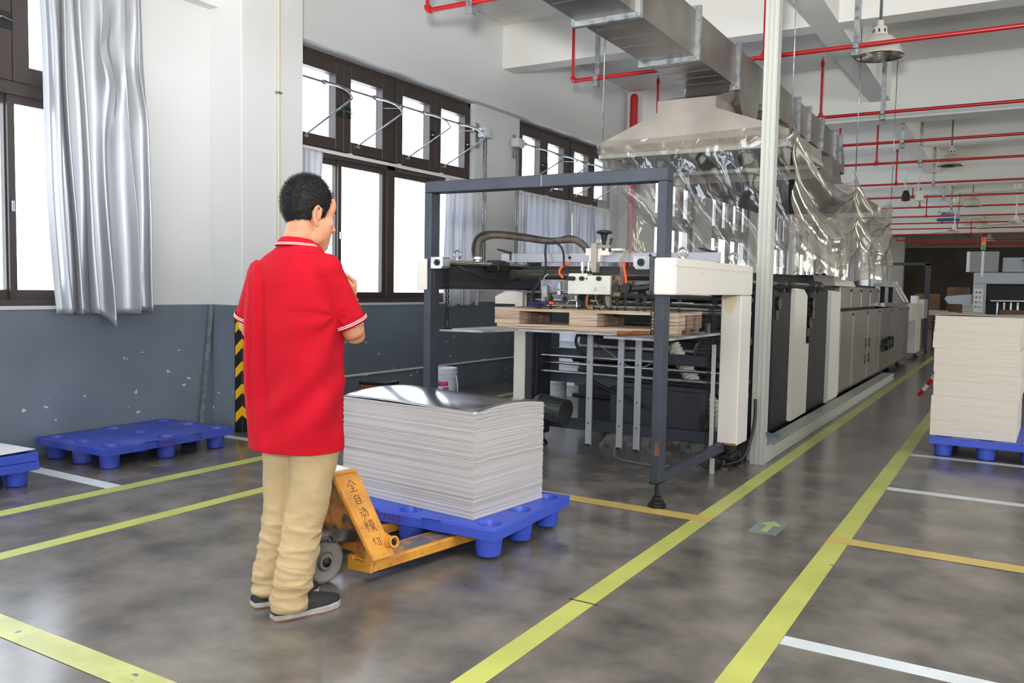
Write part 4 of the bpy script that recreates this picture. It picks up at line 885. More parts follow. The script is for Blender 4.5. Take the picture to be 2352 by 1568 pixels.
# pleated grey hose
pts = spline([(-2.46, 6.7, 0.84), (-2.33, 6.68, 0.66), (-2.22, 6.66, 0.50), (-2.08, 6.62, 0.38), (-1.98, 6.55, 0.22)], 26)
b = MB(); b.tube(pts, [0.058 + 0.006 * (1 if k % 4 < 2 else -1) for k in range(len(pts))], 18); b.obj('corrugated_hose', mat('grey_corrugated', (200, 197, 186), 0.5), F, smooth=True, auto=80)
tubes([(-3.10, 6.28, 0.98), (-3.14, 6.27, 0.85), (-3.02, 6.27, 0.66), (-3.0, 6.27, 0.55), (-2.72, 6.28, 0.44), (-2.55, 6.28, 0.36)], 0.013, M['black'], 'power_cable')
tubes([(-3.0, 6.2, 0.88), (-2.85, 6.2, 0.82), (-2.65, 6.2, 0.70), (-2.5, 6.2, 0.70), (-2.32, 6.2, 0.82), (-2.28, 6.2, 0.9)], 0.006, mat('grey_cable', (120, 118, 112), 0.6), 'power_cable')
tubes([(-2.62, 6.0, 0.16), (-2.60, 5.9, 0.03), (-2.4, 5.82, 0.014), (-2.15, 5.85, 0.014), (-2.0, 6.0, 0.05), (-1.98, 6.2, 0.2)], 0.009, mat('floor_cable', (96, 94, 90), 0.6), 'power_cable')
tubes([(-2.02, 6.0, 0.06), (-1.90, 5.98, 0.018), (-1.80, 6.1, 0.03), (-1.70, 6.2, 0.08), (-1.66, 6.3, 0.3), (-1.66, 6.32, 0.5)], 0.012, M['black'], 'power_cable')
b = MB(); b.box(XR - 0.05, XR - 0.005, YF + 0.10, 6.1, 0.14, 0.205, 0.002); b.obj('bottom_rail', M['navy'], F)
b = MB(); b.box(-1.865, -1.84, 5.88, 5.90, 0.12, 0.92); b.obj('limit_rail', M['alu'], F)
b = MB(); b.prism([(-2.95, 0.0), (-2.86, 0.12), (-2.05, 0.12), (-2.0, 0.04), (-2.05, 0.0)], 6.34, 6.6, 'XZ'); b.obj('floor_base', M['greymetal'], F)
for x in (XL + 0.02, XL + 0.14):
    b = MB(); b.lathe([(0, 0), (0.045, 0), (0.04, 0.02), (0.016, 0.04), (0.012, 0.13), (0, 0.13)], Matrix.Translation((x, 6.18, 0)), 16); b.obj('machine_foot', M['oil'], F, smooth=True, auto=35)

# ---- plywood pallet on the lifting plate, and a hammer
t = thing('plywood_pallet', 'layered plywood pallet carried on the lifting plate of the feeder', 'pallet', (-2.66, 5.64, 1.0))
b = MB(); b.box(-3.395, -1.945, 5.40, 5.88, 1.128, 1.152, 0.001); b.obj('top_board', M['plyedge'], t)
b = MB(); b.box(-3.393, -1.947, 5.402, 5.878, 1.1522, 1.1532); b.obj('board_surface', M['ply'], t)
for x0, x1 in ((-3.395, -3.18), (-2.765, -2.545), (-2.135, -1.945)):
    for y0, y1, m_ in ((5.40, 5.53, M['plyedge']), (5.57, 5.70, M['plydark']), (5.75, 5.88, M['plydark'])):
        b = MB(); b.box(x0, x1, y0, y1, 1.033, 1.128, 0.002); b.obj('spacer_block', m_, t)
b = MB(); b.box(-3.375, -2.13, 5.40, 5.50, 1.001, 1.033, 0.001); b.obj('bottom_board', M['plyedge'], t)
b = MB(); b.box(-2.13, -1.955, 5.395, 5.50, 1.001, 1.033, 0.001); b.obj('bottom_board', M['plyedge'], t)
b = MB(); b.box(-3.36, -1.96, 5.60, 5.68, 1.001, 1.033, 0.001); b.box(-3.36, -1.96, 5.78, 5.87, 1.001, 1.033, 0.001); b.obj('bottom_board', M['plydark'], t)
t = thing('hammer', 'hammer with a brown wooden handle lying on the corner of the lifting plate', 'hammer', (-2.0, 4.97, 1.0))
b = MB(); b.tube([(-2.185, 4.95, 1.019), (-2.05, 4.965, 1.028), (-1.93, 4.975, 1.034)], [0.017, 0.016, 0.013], 14); b.obj('hammer_handle', M['woodbrown'], t, smooth=True, auto=40)
b = MB(); b.box(-1.935, -1.895, 4.93, 5.02, 1.0, 1.05, 0.006); b.obj('hammer_head', M['greymetal'], t)

# ================================================================== main body of the machine behind the feeder
press = thing('die_cutting_machine', 'long die-cutting machine body with cream covers and stainless doors, running back behind the feeder', 'machine', (-2.66, 12.5, 0))
P_ = press; XM = -1.80
b = MB(); b.box(-3.45, XM - 0.10, 7.3, 8.95, 0.12, 1.33, 0.01); b.obj('press_frame', mat('navy_press_paint', (28, 31, 41), 0.6, spec=0.3, col2=(24, 26, 35), nscale=3), P_)
navy2 = mat('navy_press_paint', (28, 31, 41), 0.6, spec=0.3, col2=(24, 26, 35), nscale=3)
b = MB(); b.box(-3.45, XM - 0.04, 7.5, 8.14, 0.03, 1.335, 0.01); b.obj('side_frame', navy2, P_)
b = MB(); b.box(-3.45, XM - 0.04, 9.0, 9.9, 0.03, 1.33, 0.01); b.obj('side_frame', navy2, P_)
b = MB(); b.prism([(8.13, 0.09), (8.78, 0.10), (8.80, 0.795), (8.66, 0.795), (8.66, 1.27), (8.50, 1.33), (8.13, 1.34)], XM - 0.04, XM, 'YZ'); b.obj('cream_cover', M['creamworn'], P_)
b = MB(); b.prism([(9.90, 0.065), (10.40, 0.07), (10.52, 0.10), (10.47, 1.07), (10.47, 1.315), (9.90, 1.33)], XM - 0.05, XM, 'YZ'); b.obj('cream_cover', M['creamworn'], P_)
b = MB(); b.box(-3.4, XM - 0.012, 10.5, 17.6, 0.10, 1.06); b.obj('tunnel_body', M['darkgrey'], P_)
ys = [10.53, 11.42, 12.64, 13.80, 15.2, 16.36, 17.62]
for k in range(6):
    b = MB(); b.box(XM - 0.012, XM, ys[k] + 0.008, ys[k + 1] - 0.008, 0.13, 1.085, 0.004); d = b.obj('stainless_door', M['ss'], P_)
    if k in (1, 2):
        for z in (0.62, 0.40):
            yy = ys[2] - 0.14 if k == 1 else ys[2] + 0.16
            h = MB(); h.lathe([(0, 0.012), (0.05, 0.012), (0.055, 0.0)], Matrix.Translation((XM, yy, z)) @ Matrix.Rotation(PI / 2, 4, 'Y') @ Matrix.Diagonal((1.25, 1, 1, 1)), 20); h.obj('recessed_handle', mat('dark_handle', (70, 50, 42), 0.4), d, smooth=True, auto=40)
    h = MB(); h.box(XM, XM + 0.012, ys[k + 1] - 0.10, ys[k + 1] - 0.06, 1.02, 1.06); h.obj('hinge', M['black'], d)
b = MB()
for k in range(3): b.cyl((XM, 14.15 + 0.32 * k, 0.52 + 0.01 * k), (XM + 0.09, 14.15 + 0.32 * k, 0.52 + 0.01 * k), 0.085, 18); b.box(XM, XM + 0.05, 14.0 + 0.32 * k, 14.3 + 0.32 * k, 0.42, 0.5)
b.obj('fan_grille', M['black'], P_, smooth=True, auto=40)
b = MB(); b.box(-3.3, XM - 0.16, 10.2, 14.4, 1.06, 1.42, 0.01); b.obj('upper_housing', navy2, P_)
for k in range(4):
    b = MB(); y0 = 10.98 + 0.82 * k; b.box(XM - 0.17, XM - 0.10, y0, y0 + 0.80, 1.11, 1.385, 0.006); d = b.obj('stainless_hatch', M['ss'], P_)
    h = MB(); h.box(XM - 0.10, XM - 0.085, y0 + 0.76, y0 + 0.80, 1.32, 1.36); h.obj('latch', M['black'], d)
b = MB(); b.prism([(7.3, 1.33), (7.3, 1.47), (9.5, 1.49), (10.15, 1.40), (10.15, 1.33)], -3.2, XM - 0.30, 'YZ'); b.obj('sloping_hood', navy2, P_)
for q in range(14):
    for y0 in (7.7, 8.6):
        pass
for yv in (7.55, 8.5):
    b = MB()
    for q in range(12): b.box(XM - 0.305, XM - 0.296, yv + 0.05 * q, yv + 0.025 + 0.05 * q, 1.39, 1.45)
    b.obj('vent_grille', M['black'], P_)
b = MB(); b.prism([(10.2, 1.385), (11.6, 1.385), (11.3, 1.50), (10.05, 1.50)], XM - 0.24, XM - 0.02, 'YZ'); cb_ = b.obj('control_desk', M['cream'], P_)
for y0 in (10.35, 10.85):
    b = MB(); b.prism([(y0, 1.502), (y0 + 0.35, 1.502), (y0 + 0.35, 1.504), (y0, 1.504)], XM - 0.20, XM - 0.05, 'YZ'); b.obj('display', M['screen'], cb_)
b = MB(); b.cyl((XM - 0.02, 6.5, 1.375), (XM - 0.02, 9.5, 1.375), 0.018, 14); b.obj('drive_shaft', M['chrome'], P_, smooth=True, auto=40)
for y in (7.65, 7.9, 8.95, 9.2):
    b = MB(); b.cyl((XM - 0.02, y - 0.09, 1.375), (XM - 0.02, y + 0.09, 1.375), 0.045, 16); b.box(XM - 0.06, XM + 0.0, y + 0.03, y + 0.07, 1.30, 1.36); b.obj('shaft_bearing', M['oil'], P_, smooth=True, auto=40)
for y, z in ((9.02, 1.19), (9.02, 1.08), (8.9, 1.0), (7.6, 1.2)):
    b = MB(); b.cyl((XM - 0.09, y, z), (XM - 0.01, y, z), 0.06, 16); b.box(XM - 0.1, XM - 0.03, y - 0.05, y + 0.06, z - 0.14, z); b.obj('gear_housing', M['oil'], P_, smooth=True, auto=40)
for k in range(7):
    b = MB(); y = 10.9 + 0.42 * k; b.cyl((-2.2 - 0.05 * (k % 3), y, 1.42), (-2.2, y, 1.52), 0.07, 10); b.box(-2.5, -2.1, y - 0.1, y + 0.1, 1.42, 1.50 + 0.03 * (k % 2), 0.01); b.obj('valve_block', M['black'], P_, smooth=True, auto=40)
# lattice of rollers between feeder and press
for k in range(9):
    z = 0.35 + 0.11 * k; b = MB(); b.cyl((-3.4, 6.75 + 0.05 * (k % 3), z), (XM - 0.05, 6.75 + 0.05 * (k % 3), z), 0.02 + 0.012 * (k % 2), 12); b.obj('transfer_roller', [M['oil'], M['steel'], M['darkgrey']][k % 3], P_, smooth=True, auto=40)
b = MB(); b.box(-3.45, XM - 0.2, 6.95, 7.35, 0.1, 1.2, 0.01); b.obj('press_front', M['darkgrey'], P_)
b = MB(); b.prism([(-3.35, 1.28), (-3.0, 1.38), (-2.1, 1.38), (-1.95, 1.28)], 6.9, 7.4, 'XZ'); b.obj('feed_table', M['steel'], P_)
# delivery end: small gantry, control stand, cream end frame
for y in (14.9, 15.9):
    b = MB(); b.box(XM - 0.16, XM - 0.1, y, y + 0.1, 1.15, 1.44); b.obj('rail_post', navy2, P_)
b = MB(); b.box(XM - 0.20, XM - 0.05, 14.4, 16.4, 1.42, 1.47); b.obj('rail_bar', M['alu'], P_)
b = MB(); b.box(-3.3, XM - 0.02, 14.4, 17.6, 1.10, 1.16); b.obj('top_deck', M['ss'], P_)
b = MB(); b.box(-3.35, XM + 0.03, 17.7, 19.8, 0.78, 1.12, 0.01); b.box(XM - 0.12, XM + 0.04, 18.7, 19.6, 0.12, 0.9, 0.01); b.obj('end_cover', M['cream'], P_)
b = MB(); b.box(XM - 0.09, XM + 0.035, 20.2, 21.3, 0.78, 1.20, 0.01); b.obj('end_cover', M['cream'], P_)
b = MB(); b.box(-3.35, -3.25, 21.0, 21.12, 0.1, 2.0); b.box(XM - 0.05, XM + 0.05, 21.0, 21.12, 0.1, 2.0); b.box(-3.35, XM + 0.05, 21.0, 21.12, 1.96, 2.02); b.obj('delivery_portal', M['navy'], P_)
b = MB(); b.bar((XM - 0.05, 17.9, 1.15), (XM - 0.28, 17.9, 1.55), 0.10, 0.03); b.bar((XM - 0.14, 18.2, 1.15), (XM - 0.38, 18.2, 1.55), 0.10, 0.03); b.obj('tilted_arm', M['cream'], P_)
b = MB(); b.box(XM - 0.12, XM + 0.0, 19.0, 19.4, 1.12, 1.28, 0.01); b.obj('control_pod', M['white'], P_)
for (x, y, r_) in ((XM - 0.05, 15.4, 0.09), (XM - 0.1, 17.1, 0.05), (XM - 0.02, 19.3, 0.07), (XM + 0.02, 21.0, 0.05), (XM - 0.15, 7.9, 0.05), (XM - 0.15, 9.6, 0.05), (-3.2, 15.4, 0.08), (-3.2, 9.6, 0.05)):
    b = MB(); b.lathe([(0, 0), (r_, 0), (r_ * 0.8, 0.03), (r_ * 0.4, 0.06), (r_ * 0.35, 0.14), (0, 0.14)], Matrix.Translation((x, y, 0)), 14); b.obj('machine_foot', M['black'], P_, smooth=True, auto=35)

# aluminium post and floor rail
t = thing('aluminium_post', 'tall ribbed aluminium post standing on the floor rail beside the machine', 'post', (-1.655, 6.42, 0))
def ribbed(x0, x1, y0, y1, z0, z1, axis, mb):
    mb.box(x0, x1, y0, y1, z0, z1, 0.003)
b = MB()
pf = []; a0, a1, c0, c1 = -1.702, -1.600, 6.37, 6.475
def rib_side(p, q, n=3, d=0.004):
    out = []; L_ = (Vector(q) - Vector(p)); nn = Vector((L_.y, -L_.x)).normalized()
    for k in range(n):
        for f_, o_ in ((k / n + 0.02, 0), ((k + 0.72) / n, 0), ((k + 0.76) / n, -d), ((k + 0.94) / n, -d)):
            v = Vector(p) + L_ * f_ + nn * o_; out.append((v.x, v.y))
    return out
pf = rib_side((a0, c0), (a1, c0)) + rib_side((a1, c0), (a1, c1)) + rib_side((a1, c1), (a0, c1)) + rib_side((a0, c1), (a0, c0))
b.prism(pf, 0.0, 4.19, 'XY'); b.obj('post', M['alu'], t)
b = MB(); b.box(-1.706, -1.596, 6.365, 6.48, 4.18, 4.19); b.obj('top_plate', M['alu'], t)
b = MB(); b.bar((-1.60, 6.42, 0.235), (-1.50, 6.44, 0.215), 0.022, 0.022); 
b.obj('blue_strap', mat('dark_blue_strap', (58, 78, 102), 0.6), t)
t = thing('floor_rail', 'long low aluminium rail on the floor along the machine', 'rail', (-1.64, 10.2, 0))
b = MB(); b.box(-1.755, -1.60, 6.476, 14.0, 0.0, 0.10, 0.004); b.box(-1.60, -1.594, 6.476, 14.0, 0.062, 0.078); b.box(-1.60, -1.594, 6.476, 14.0, 0.022, 0.034); b.obj('rail_profile', M['alu'], t)
b = MB(); b.box(-1.705, -1.595, 6.476, 6.60, 0.0, 0.13, 0.004); b.obj('corner_joint', M['alu'], t)

# ================================================================== fume hood, duct and plastic sheeting
hood = thing('fume_hood', 'sheet-steel extraction hood over the press, shaped like a flat pyramid with a collar', 'hood', (-2.66, 8.2, 2.6))
x0, x1, y0, y1 = -3.54, -1.77, 7.5, 8.9
b = MB()
def ring(a, b_, c, d, z): return [(a, c, z), (b_, c, z), (b_, d, z), (a, d, z)]
b.rings([ring(x0, x1, y0, y1, 2.595), ring(x0, x1, y0, y1, 2.70), ring(-2.97, -2.42, 7.505, 8.55, 2.94), ring(-2.97, -2.42, 7.505, 8.55, 3.045)], cap=False)
b.obj('hood_body', M['hood'], hood, solid=0.004)
b = MB(); b.box(x0, x1, y0 - 0.02, y0 + 0.0, 2.55, 2.59, 0.002); b.box(x0, x1, y1, y1 + 0.02, 2.55, 2.59); b.box(x0 - 0.02, x0, y0, y1, 2.55, 2.59); b.box(x1, x1 + 0.02, y0, y1, 2.55, 2.59); b.obj('hood_rim', M['alu'], hood)
b = MB(); b.box(x0 + 0.01, x1 - 0.01, y0 + 0.01, y1 - 0.01, 2.585, 2.60); b.obj('shade_panel', mat('painted_hood_shade', (58, 55, 53), 0.6), hood)  # dark sheet standing in for the shade inside the hood
b = MB(); b.rings([ring(-2.97, -2.42, 7.505, 8.55, 3.045), ring(-2.80, -2.38, 7.75, 8.62, 3.12), ring(-2.79, -2.375, 7.80, 8.60, 3.24)], cap=False); b.obj('hood_throat', M['duct'], hood, solid=0.003)
hood2 = thing('fume_hood', 'second extraction hood further back under the duct, half hidden by the plastic sheet', 'hood', (-2.66, 12.6, 2.6))
b = MB(); b.box(-3.5, -1.86, 9.31, 13.49, 2.51, 2.53); b.obj('shade_panel', mat('painted_hood_shade', (58, 55, 53), 0.6), hood2)  # added dark sheet, paints the shade under the second hood
b = MB(); b.rings([ring(-3.5, -1.86, 9.3, 13.5, 2.50), ring(-3.5, -1.86, 9.3, 13.5, 2.60), ring(-2.85, -2.30, 12.4, 13.0, 2.9), ring(-2.82, -2.34, 12.4, 13.0, 3.22)], cap=False); b.obj('hood_body', M['duct'], hood2, solid=0.004)

duct = thing('ventilation_duct', 'square sheet-steel ventilation duct with flanges, running back under the ceiling', 'duct', (-2.6, 8.0, 3.4))
DX0, DX1, DZ0, DZ1 = -2.805, -2.355, 3.20, 3.56
fy = [1.3, 3.4, 5.51, 6.745, 7.88, 8.85, 10.36, 10.95, 11.75, 12.65, 13.05]
for k in range(len(fy) - 1):
    b = MB(); b.box(DX0, DX1, fy[k] + 0.004, fy[k + 1] - 0.004, DZ0, DZ1)
    for q in range(1, 5):
        yy = fy[k] + (fy[k + 1] - fy[k]) * q / 5
        b.box(DX0 + 0.03, DX1 - 0.03, yy - 0.006, yy + 0.006, DZ0 - 0.003, DZ0 + 0.001)
    b.obj('duct_section', M['duct'], duct)
for y in fy[1:]:
    b = MB(); e = 0.038
    b.box(DX0 - e, DX0, y - 0.022, y + 0.022, DZ0 - e, DZ1 + e); b.box(DX1, DX1 + e, y - 0.022, y + 0.022, DZ0 - e, DZ1 + e)
    b.box(DX0, DX1, y - 0.022, y + 0.022, DZ0 - e, DZ0); b.box(DX0, DX1, y - 0.022, y + 0.022, DZ1, DZ1 + e)
    fo = b.obj('flange', M['galv'], duct)
    for bx_, bz_ in ((DX1 + 0.015, DZ0 - 0.015), (DX1 + 0.015, DZ1 + 0.015), (DX0 - 0.015, DZ0 - 0.015)):
        b = MB(); b.cyl((bx_, y - 0.03, bz_), (bx_, y - 0.021, bz_), 0.012, 8); b.obj('corner_bolt', M['steel'], fo)
# end elbow turning down
b = MB(); rl = []
for k in range(9):
    a = k / 8 * PI / 2; cy, cz = 13.05, 3.20 - 0.12; 
    def pt(r_, x): return (x, cy + r_ * sin(a), cz + r_ * cos(a))
    ri, ro = 0.12, 0.48
    rl.append([pt(ri, DX0), pt(ri, DX1), pt(ro, DX1), pt(ro, DX0)])
b.rings(rl, cap=False); b.obj('duct_elbow', M['duct'], duct, smooth=True, auto=40, solid=0.003)
# plenum bend under section 4 joining the hood
b = MB(); b.prism([(7.95, 3.20), (8.70, 3.20), (8.66, 3.12), (8.62, 3.02), (8.56, 2.93), (8.2, 2.93), (8.02, 3.06)], DX0 - 0.003, DX1 + 0.003, 'YZ'); b.obj('duct_branch', M['duct'], duct)

def rod(x, y, z0, label, z1=ZC, r=0.006):
    b = MB(); b.cyl((x, y, z0), (x, y, z1), r, 8); tag(b.obj('hanging_rod', M['galv'], smooth=True), label, 'hanging rod', 'thin rods hanging from the ceiling')
rod(-3.53, 7.52, 2.70, 'thin steel rod holding the near left corner of the hood')
rod(-1.76, 7.55, 2.6, 'thin steel rod beside the aluminium post, holding the hood\'s right corner')
rod(-1.72, 10.62, 2.72, 'thin rod holding the middle peak of the plastic sheet')
rod(-1.72, 13.8, 2.70, 'thin rod holding the far peak of the plastic sheet')

# plastic sheet: front face, right face
film = thing('plastic_sheet', 'clear crumpled plastic sheet draped around the hood and hanging to the machine top', 'plastic sheet', (-2.6, 9.5, 2.6))
def front(u, v):
    # u across, v down; the left edge swings inwards as it falls
    zt = 2.66; zb = 1.50 + 0.05 * sin(3 * u)
    xl = -3.56 + 0.95 * v ** 1.25; xr = -1.735 + 0.0 * v
    x = xl + (xr - xl) * u
    z = zt + (zb - zt) * v
    fold = 0.045 * sin(2 * PI * (3.2 * u + 1.6 * (1 - v) * u)) * v ** 0.7 + 0.035 * noise.noise(Vector((u * 7 + v * 3, v * 4, 1.0)))
    sw = 0.10 * v * (1 - u) * sin(6 * v + 9 * u) * 0.6
    y = 7.47 - fold - sw - 0.05 * v
    z -= 0.08 * sin(PI * u) * v * (1 - v)
    return (x, y, z)
b = MB(); b.grid(front, 90, 60); b.obj('front_drape', M['film'], film, smooth=True, fixn=False)
def side_f(u, v):
    # three swags between the hook points at y = 7.5, 10.6 and 13.8
    y = 7.46 + 6.36 * u
    k = 0 if u < 0.495 else 1
    lu = (u / 0.495) if k == 0 else (u - 0.495) / 0.505
    zt = (2.70, 2.735)[k] + ((2.735, 2.70)[k] - (2.70, 2.735)[k]) * lu
    if k == 0: zt += 0.10 * (1 - lu) ** 3
    sag = (0.50 if k == 0 else 0.46) * (4 * lu * (1 - lu)) ** 0.55 * 0.55
    top = zt - sag; zb = 1.47 + 0.03 * sin(11 * u)
    z = top + (zb - top) * v
    # swag folds follow the catenary, fading into vertical folds below
    fr = (1 - v) ** 1.3
    ph = (zt - z + 0.35 * (2 * lu - 1) ** 2) * 26
    fold = 0.10 * fr * sin(ph * 0.62) * (0.35 + 0.65 * sin(PI * lu)) + 0.02 * v * v * sin(2 * PI * (5 * lu) + 2 * v) + 0.035 * noise.noise(Vector((u * 9, v * 3, 7.0)))
    pinch = math.exp(-((lu) / 0.07) ** 2) + math.exp(-((1 - lu) / 0.07) ** 2)
    x = -1.70 + fold + 0.05 * v - 0.02 * pinch
    return (x, y, z)
b = MB(); b.grid(side_f, 200, 80); b.obj('side_drape', M['film_side'], film, smooth=True, fixn=False)
b = MB(); b.grid(lambda u, v: (-1.72 - 1.75 * u, 13.82 + 0.04 * sin(22 * u), 2.68 - 0.25 * sin(PI * u) * (1 - v) - 1.15 * v), 40, 20); b.obj('end_drape', M['film'], film, smooth=True, fixn=False)
b = MB(); b.grid(lambda u, v: (-3.56 + 0.06 * sin(30 * u) * v, 7.5 + 6.3 * u, 2.62 - 0.35 * abs(sin(2 * PI * u)) * (1 - v) - 1.0 * v), 60, 14); b.obj('rear_drape', M['film'], film, smooth=True, fixn=False)
b = MB(); b.grid(lambda u, v: (-3.56 + 1.84 * u, 7.462 + 0.0 * v, 2.72 - 0.12 * v - 0.012 * sin(5 * u)), 20, 3); b.obj('wrapped_edge', M['film'], film, smooth=True, fixn=False)

# ================================================================== sprinkler pipes
def vert(mb, x, y, z0, z1): mb.cyl((x, y, z0), (x, y, z1), 0.017, 12)
def sprinkler(x0, y, risers, hangers, label, x1=9.0, z=3.75, r=0.023, end_riser=None):
    t = thing('sprinkler_pipe', label, 'sprinkler pipe', ((max(x0, -6) + 0) / 2, y, z), group='red sprinkler pipes under the ceiling')
    b = MB(); b.cyl((x0, y, z), (x1, y, z), r, 12); b.obj('branch_pipe', M['red'], t, smooth=True, auto=40)
    if end_riser:
        b = MB(); b.tube(arc((x0 + 0.045, y, z + 0.045), 0.045, PI * 1.5, PI, 6), r * 1.35, 12); b.obj('elbow', M['red'], t, smooth=True, auto=60)
        b = MB(); vert(b, x0, y, z + 0.05, z + end_riser); b.cyl((x0, y, z + end_riser - 0.10), (x0, y, z + end_riser - 0.03), 0.026, 12); o = b.obj('riser', M['red'], t, smooth=True, auto=40)
        b = MB(); b.cyl((x0, y, z + end_riser), (x0, y, z + end_riser + 0.03), 0.008, 8); b.cyl((x0, y, z + end_riser + 0.03), (x0, y, z + end_riser + 0.034), 0.02, 10); b.obj('sprinkler_head', M['steel'], o, smooth=True, auto=40)
    for x in risers:
        b = MB(); b.cyl((x - 0.04, y, z), (x + 0.04, y, z), r * 1.35, 12); vert(b, x, y, z, 4.55); b.cyl((x, y, z), (x, y, z + 0.06), r * 1.3, 12); b.cyl((x, y, 4.45), (x, y, 4.52), 0.026, 12); o = b.obj('riser', M['red'], t, smooth=True, auto=40)
        b = MB(); b.cyl((x, y, 4.55), (x, y, 4.58), 0.008, 8); b.cyl((x, y, 4.58), (x, y, 4.584), 0.02, 10); b.obj('sprinkler_head', M['steel'], o, smooth=True, auto=40)
    for x in hangers:
        b = MB(); b.box(x - 0.028, x + 0.028, y + 0.028, y + 0.05, z - 0.09, ZC); b.box(x - 0.035, x + 0.035, y - 0.035, y + 0.05, z - 0.10, z - 0.035, 0.004); b.box(x - 0.03, x + 0.03, y - 0.032, y + 0.03, z - 0.034, z + 0.034, 0.01); b.obj('hanger', M['galv'], t)
sprinkler(-4.66, 6.2, [], [-4.2, 0.5], 'red sprinkler pipe nearest the camera, its end turned up by the wall', end_riser=0.85)
sprinkler(-4.66, 9.06, [-2.42], [-4.36, -1.52, 1.0], 'red sprinkler pipe crossing behind the duct just past the aluminium post', end_riser=0.82)
sprinkler(-4.95, 12.5, [-2.52], [-4.5, -1.72, 1.4], 'red sprinkler pipe just behind the nearest pendant lamp', end_riser=0.82)
sprinkler(-4.9, 15.0, [-2.7], [-1.75, 1.4], 'red sprinkler pipe third from the lamp, behind the duct end')
sprinkler(-4.9, 17.35, [-2.45], [-1.7, 1.4], 'red sprinkler pipe passing in front of the second pendant lamp')
sprinkler(-4.9, 20.7, [-2.5], [-1.75, 1.4], 'red sprinkler pipe just beyond the second pendant lamp')
for i_, y in enumerate((23.6, 26.4, 29.5)):
    sprinkler(-4.9, y, [-2.45 - 0.1 * i_], [-1.75, 1.4], ['red sprinkler pipe next to the two ceiling cameras', 'red sprinkler pipe between the cameras and the hanging blue sign', 'red sprinkler pipe level with the top of the hanging sign'][i_])
for i_, y in enumerate((32.3, 35.0, 38.2)):
    sprinkler(-4.9, y, [-2.4 + 0.3 * i_], [1.4], ['red sprinkler pipe first beyond the hanging sign', 'red sprinkler pipe second beyond the hanging sign', 'red sprinkler pipe third beyond the hanging sign, below the fan by the sign'][i_], z=3.75)
for i_, (y, x0) in enumerate(((41.6, -4.9), (44.0, -4.6), (45.6, -4.3))):
    sprinkler(x0, y, [-1.9 + 0.3 * i_], [1.4], ['dim red sprinkler pipe before the dark far wall, highest of the last three', 'dim red sprinkler pipe before the dark far wall, middle of the last three', 'dim red sprinkler pipe before the dark far wall, lowest of the last three'][i_], z=3.70, end_riser=0.3)
t = thing('fire_main', 'thick red fire main standing against the second wall column', 'pipe', (-5.86, 13.72, 0))
b = MB(); b.cyl((-5.86, 13.72, 0), (-5.86, 13.72, 4.60), 0.068, 20); b.lathe([(0.068, 0), (0.05, 0.05), (0, 0.07)], Matrix.Translation((-5.86, 13.72, 4.60)), 20); b.obj('pipe', M['red'], t, smooth=True, auto=40)
for z in (1.5, 3.0):
    b = MB(); b.cyl((-5.86, 13.72, z), (-5.86, 13.72, z + 0.03), 0.078, 20); b.obj('pipe_clamp', M['steel'], t, smooth=True, auto=40)

# ================================================================== pendant lamps
def lamp(x, y, z, label, proto=None):
    if proto: 
        return copy_tree(proto, (x, y, z), 0, label)
    t = thing('pendant_lamp', label, 'pendant lamp', (x, y, z), group='factory pendant lamps'); T = Matrix.Translation((x, y, z))
    b = MB(); b.cyl((x, y, z + 0.36), (x, y, ZC - 0.01), 0.014, 10); b.obj('suspension_tube', mat('dark_tube', (92, 94, 96), 0.5), t, smooth=True)
    b = MB(); b.lathe([(0.0, 0.36), (0.03, 0.36), (0.034, 0.30), (0.062, 0.295), (0.068, 0.275), (0.078, 0.205), (0.0, 0.205)], T, 24); hs = b.obj('lamp_housing', M['lamp'], t, smooth=True, auto=40)
    for k in range(8):
        a = 2 * PI * k / 8; s_ = MB(); s_.box(-0.008, 0.008, -0.003, 0.003, 0.225, 0.265, 0, T @ Matrix.Rotation(a, 4, 'Z') @ Matrix.Translation((0, -0.071, 0))); s_.obj('vent_slot', M['black'], hs)
    b = MB(); b.lathe([(0.075, 0.21), (0.12, 0.19), (0.17, 0.14), (0.205, 0.07), (0.222, 0.012), (0.238, 0.0)], T, 40); b.obj('lamp_shade', M['lamp'], t, smooth=True, solid=0.003, fixn=False)
    b = MB(); b.lathe([(0.070, 0.20), (0.115, 0.183), (0.165, 0.133), (0.2, 0.066), (0.218, 0.008), (0.233, -0.003)], T, 40); b.obj('reflector', M['chrome'], t, smooth=True, fixn=False)
    b = MB(); b.lathe([(0, 0.03), (0.03, 0.035), (0.045, 0.07), (0.04, 0.12), (0.02, 0.19)], T, 20); b.obj('bulb', mat('opal_bulb', (226, 226, 220), 0.25), t, smooth=True)
    return t
lp = lamp(-1.35, 9.42, 3.71, 'cream dome pendant lamp nearest the camera, hanging at the upper right')
for y, x, lb in ((17.75, -1.22, 'cream dome pendant lamp second from the camera, above the duct\'s end'), (26.0, -1.22, 'cream dome pendant lamp third from the camera, right of the ceiling cameras'), (34.6, -1.24, 'small cream pendant lamp behind the ceiling fan near the hanging sign'), (43.2, -1.3, 'tiny far pendant lamp just above the dark far wall')):
    lamp(x, y, 3.70, lb, lp)

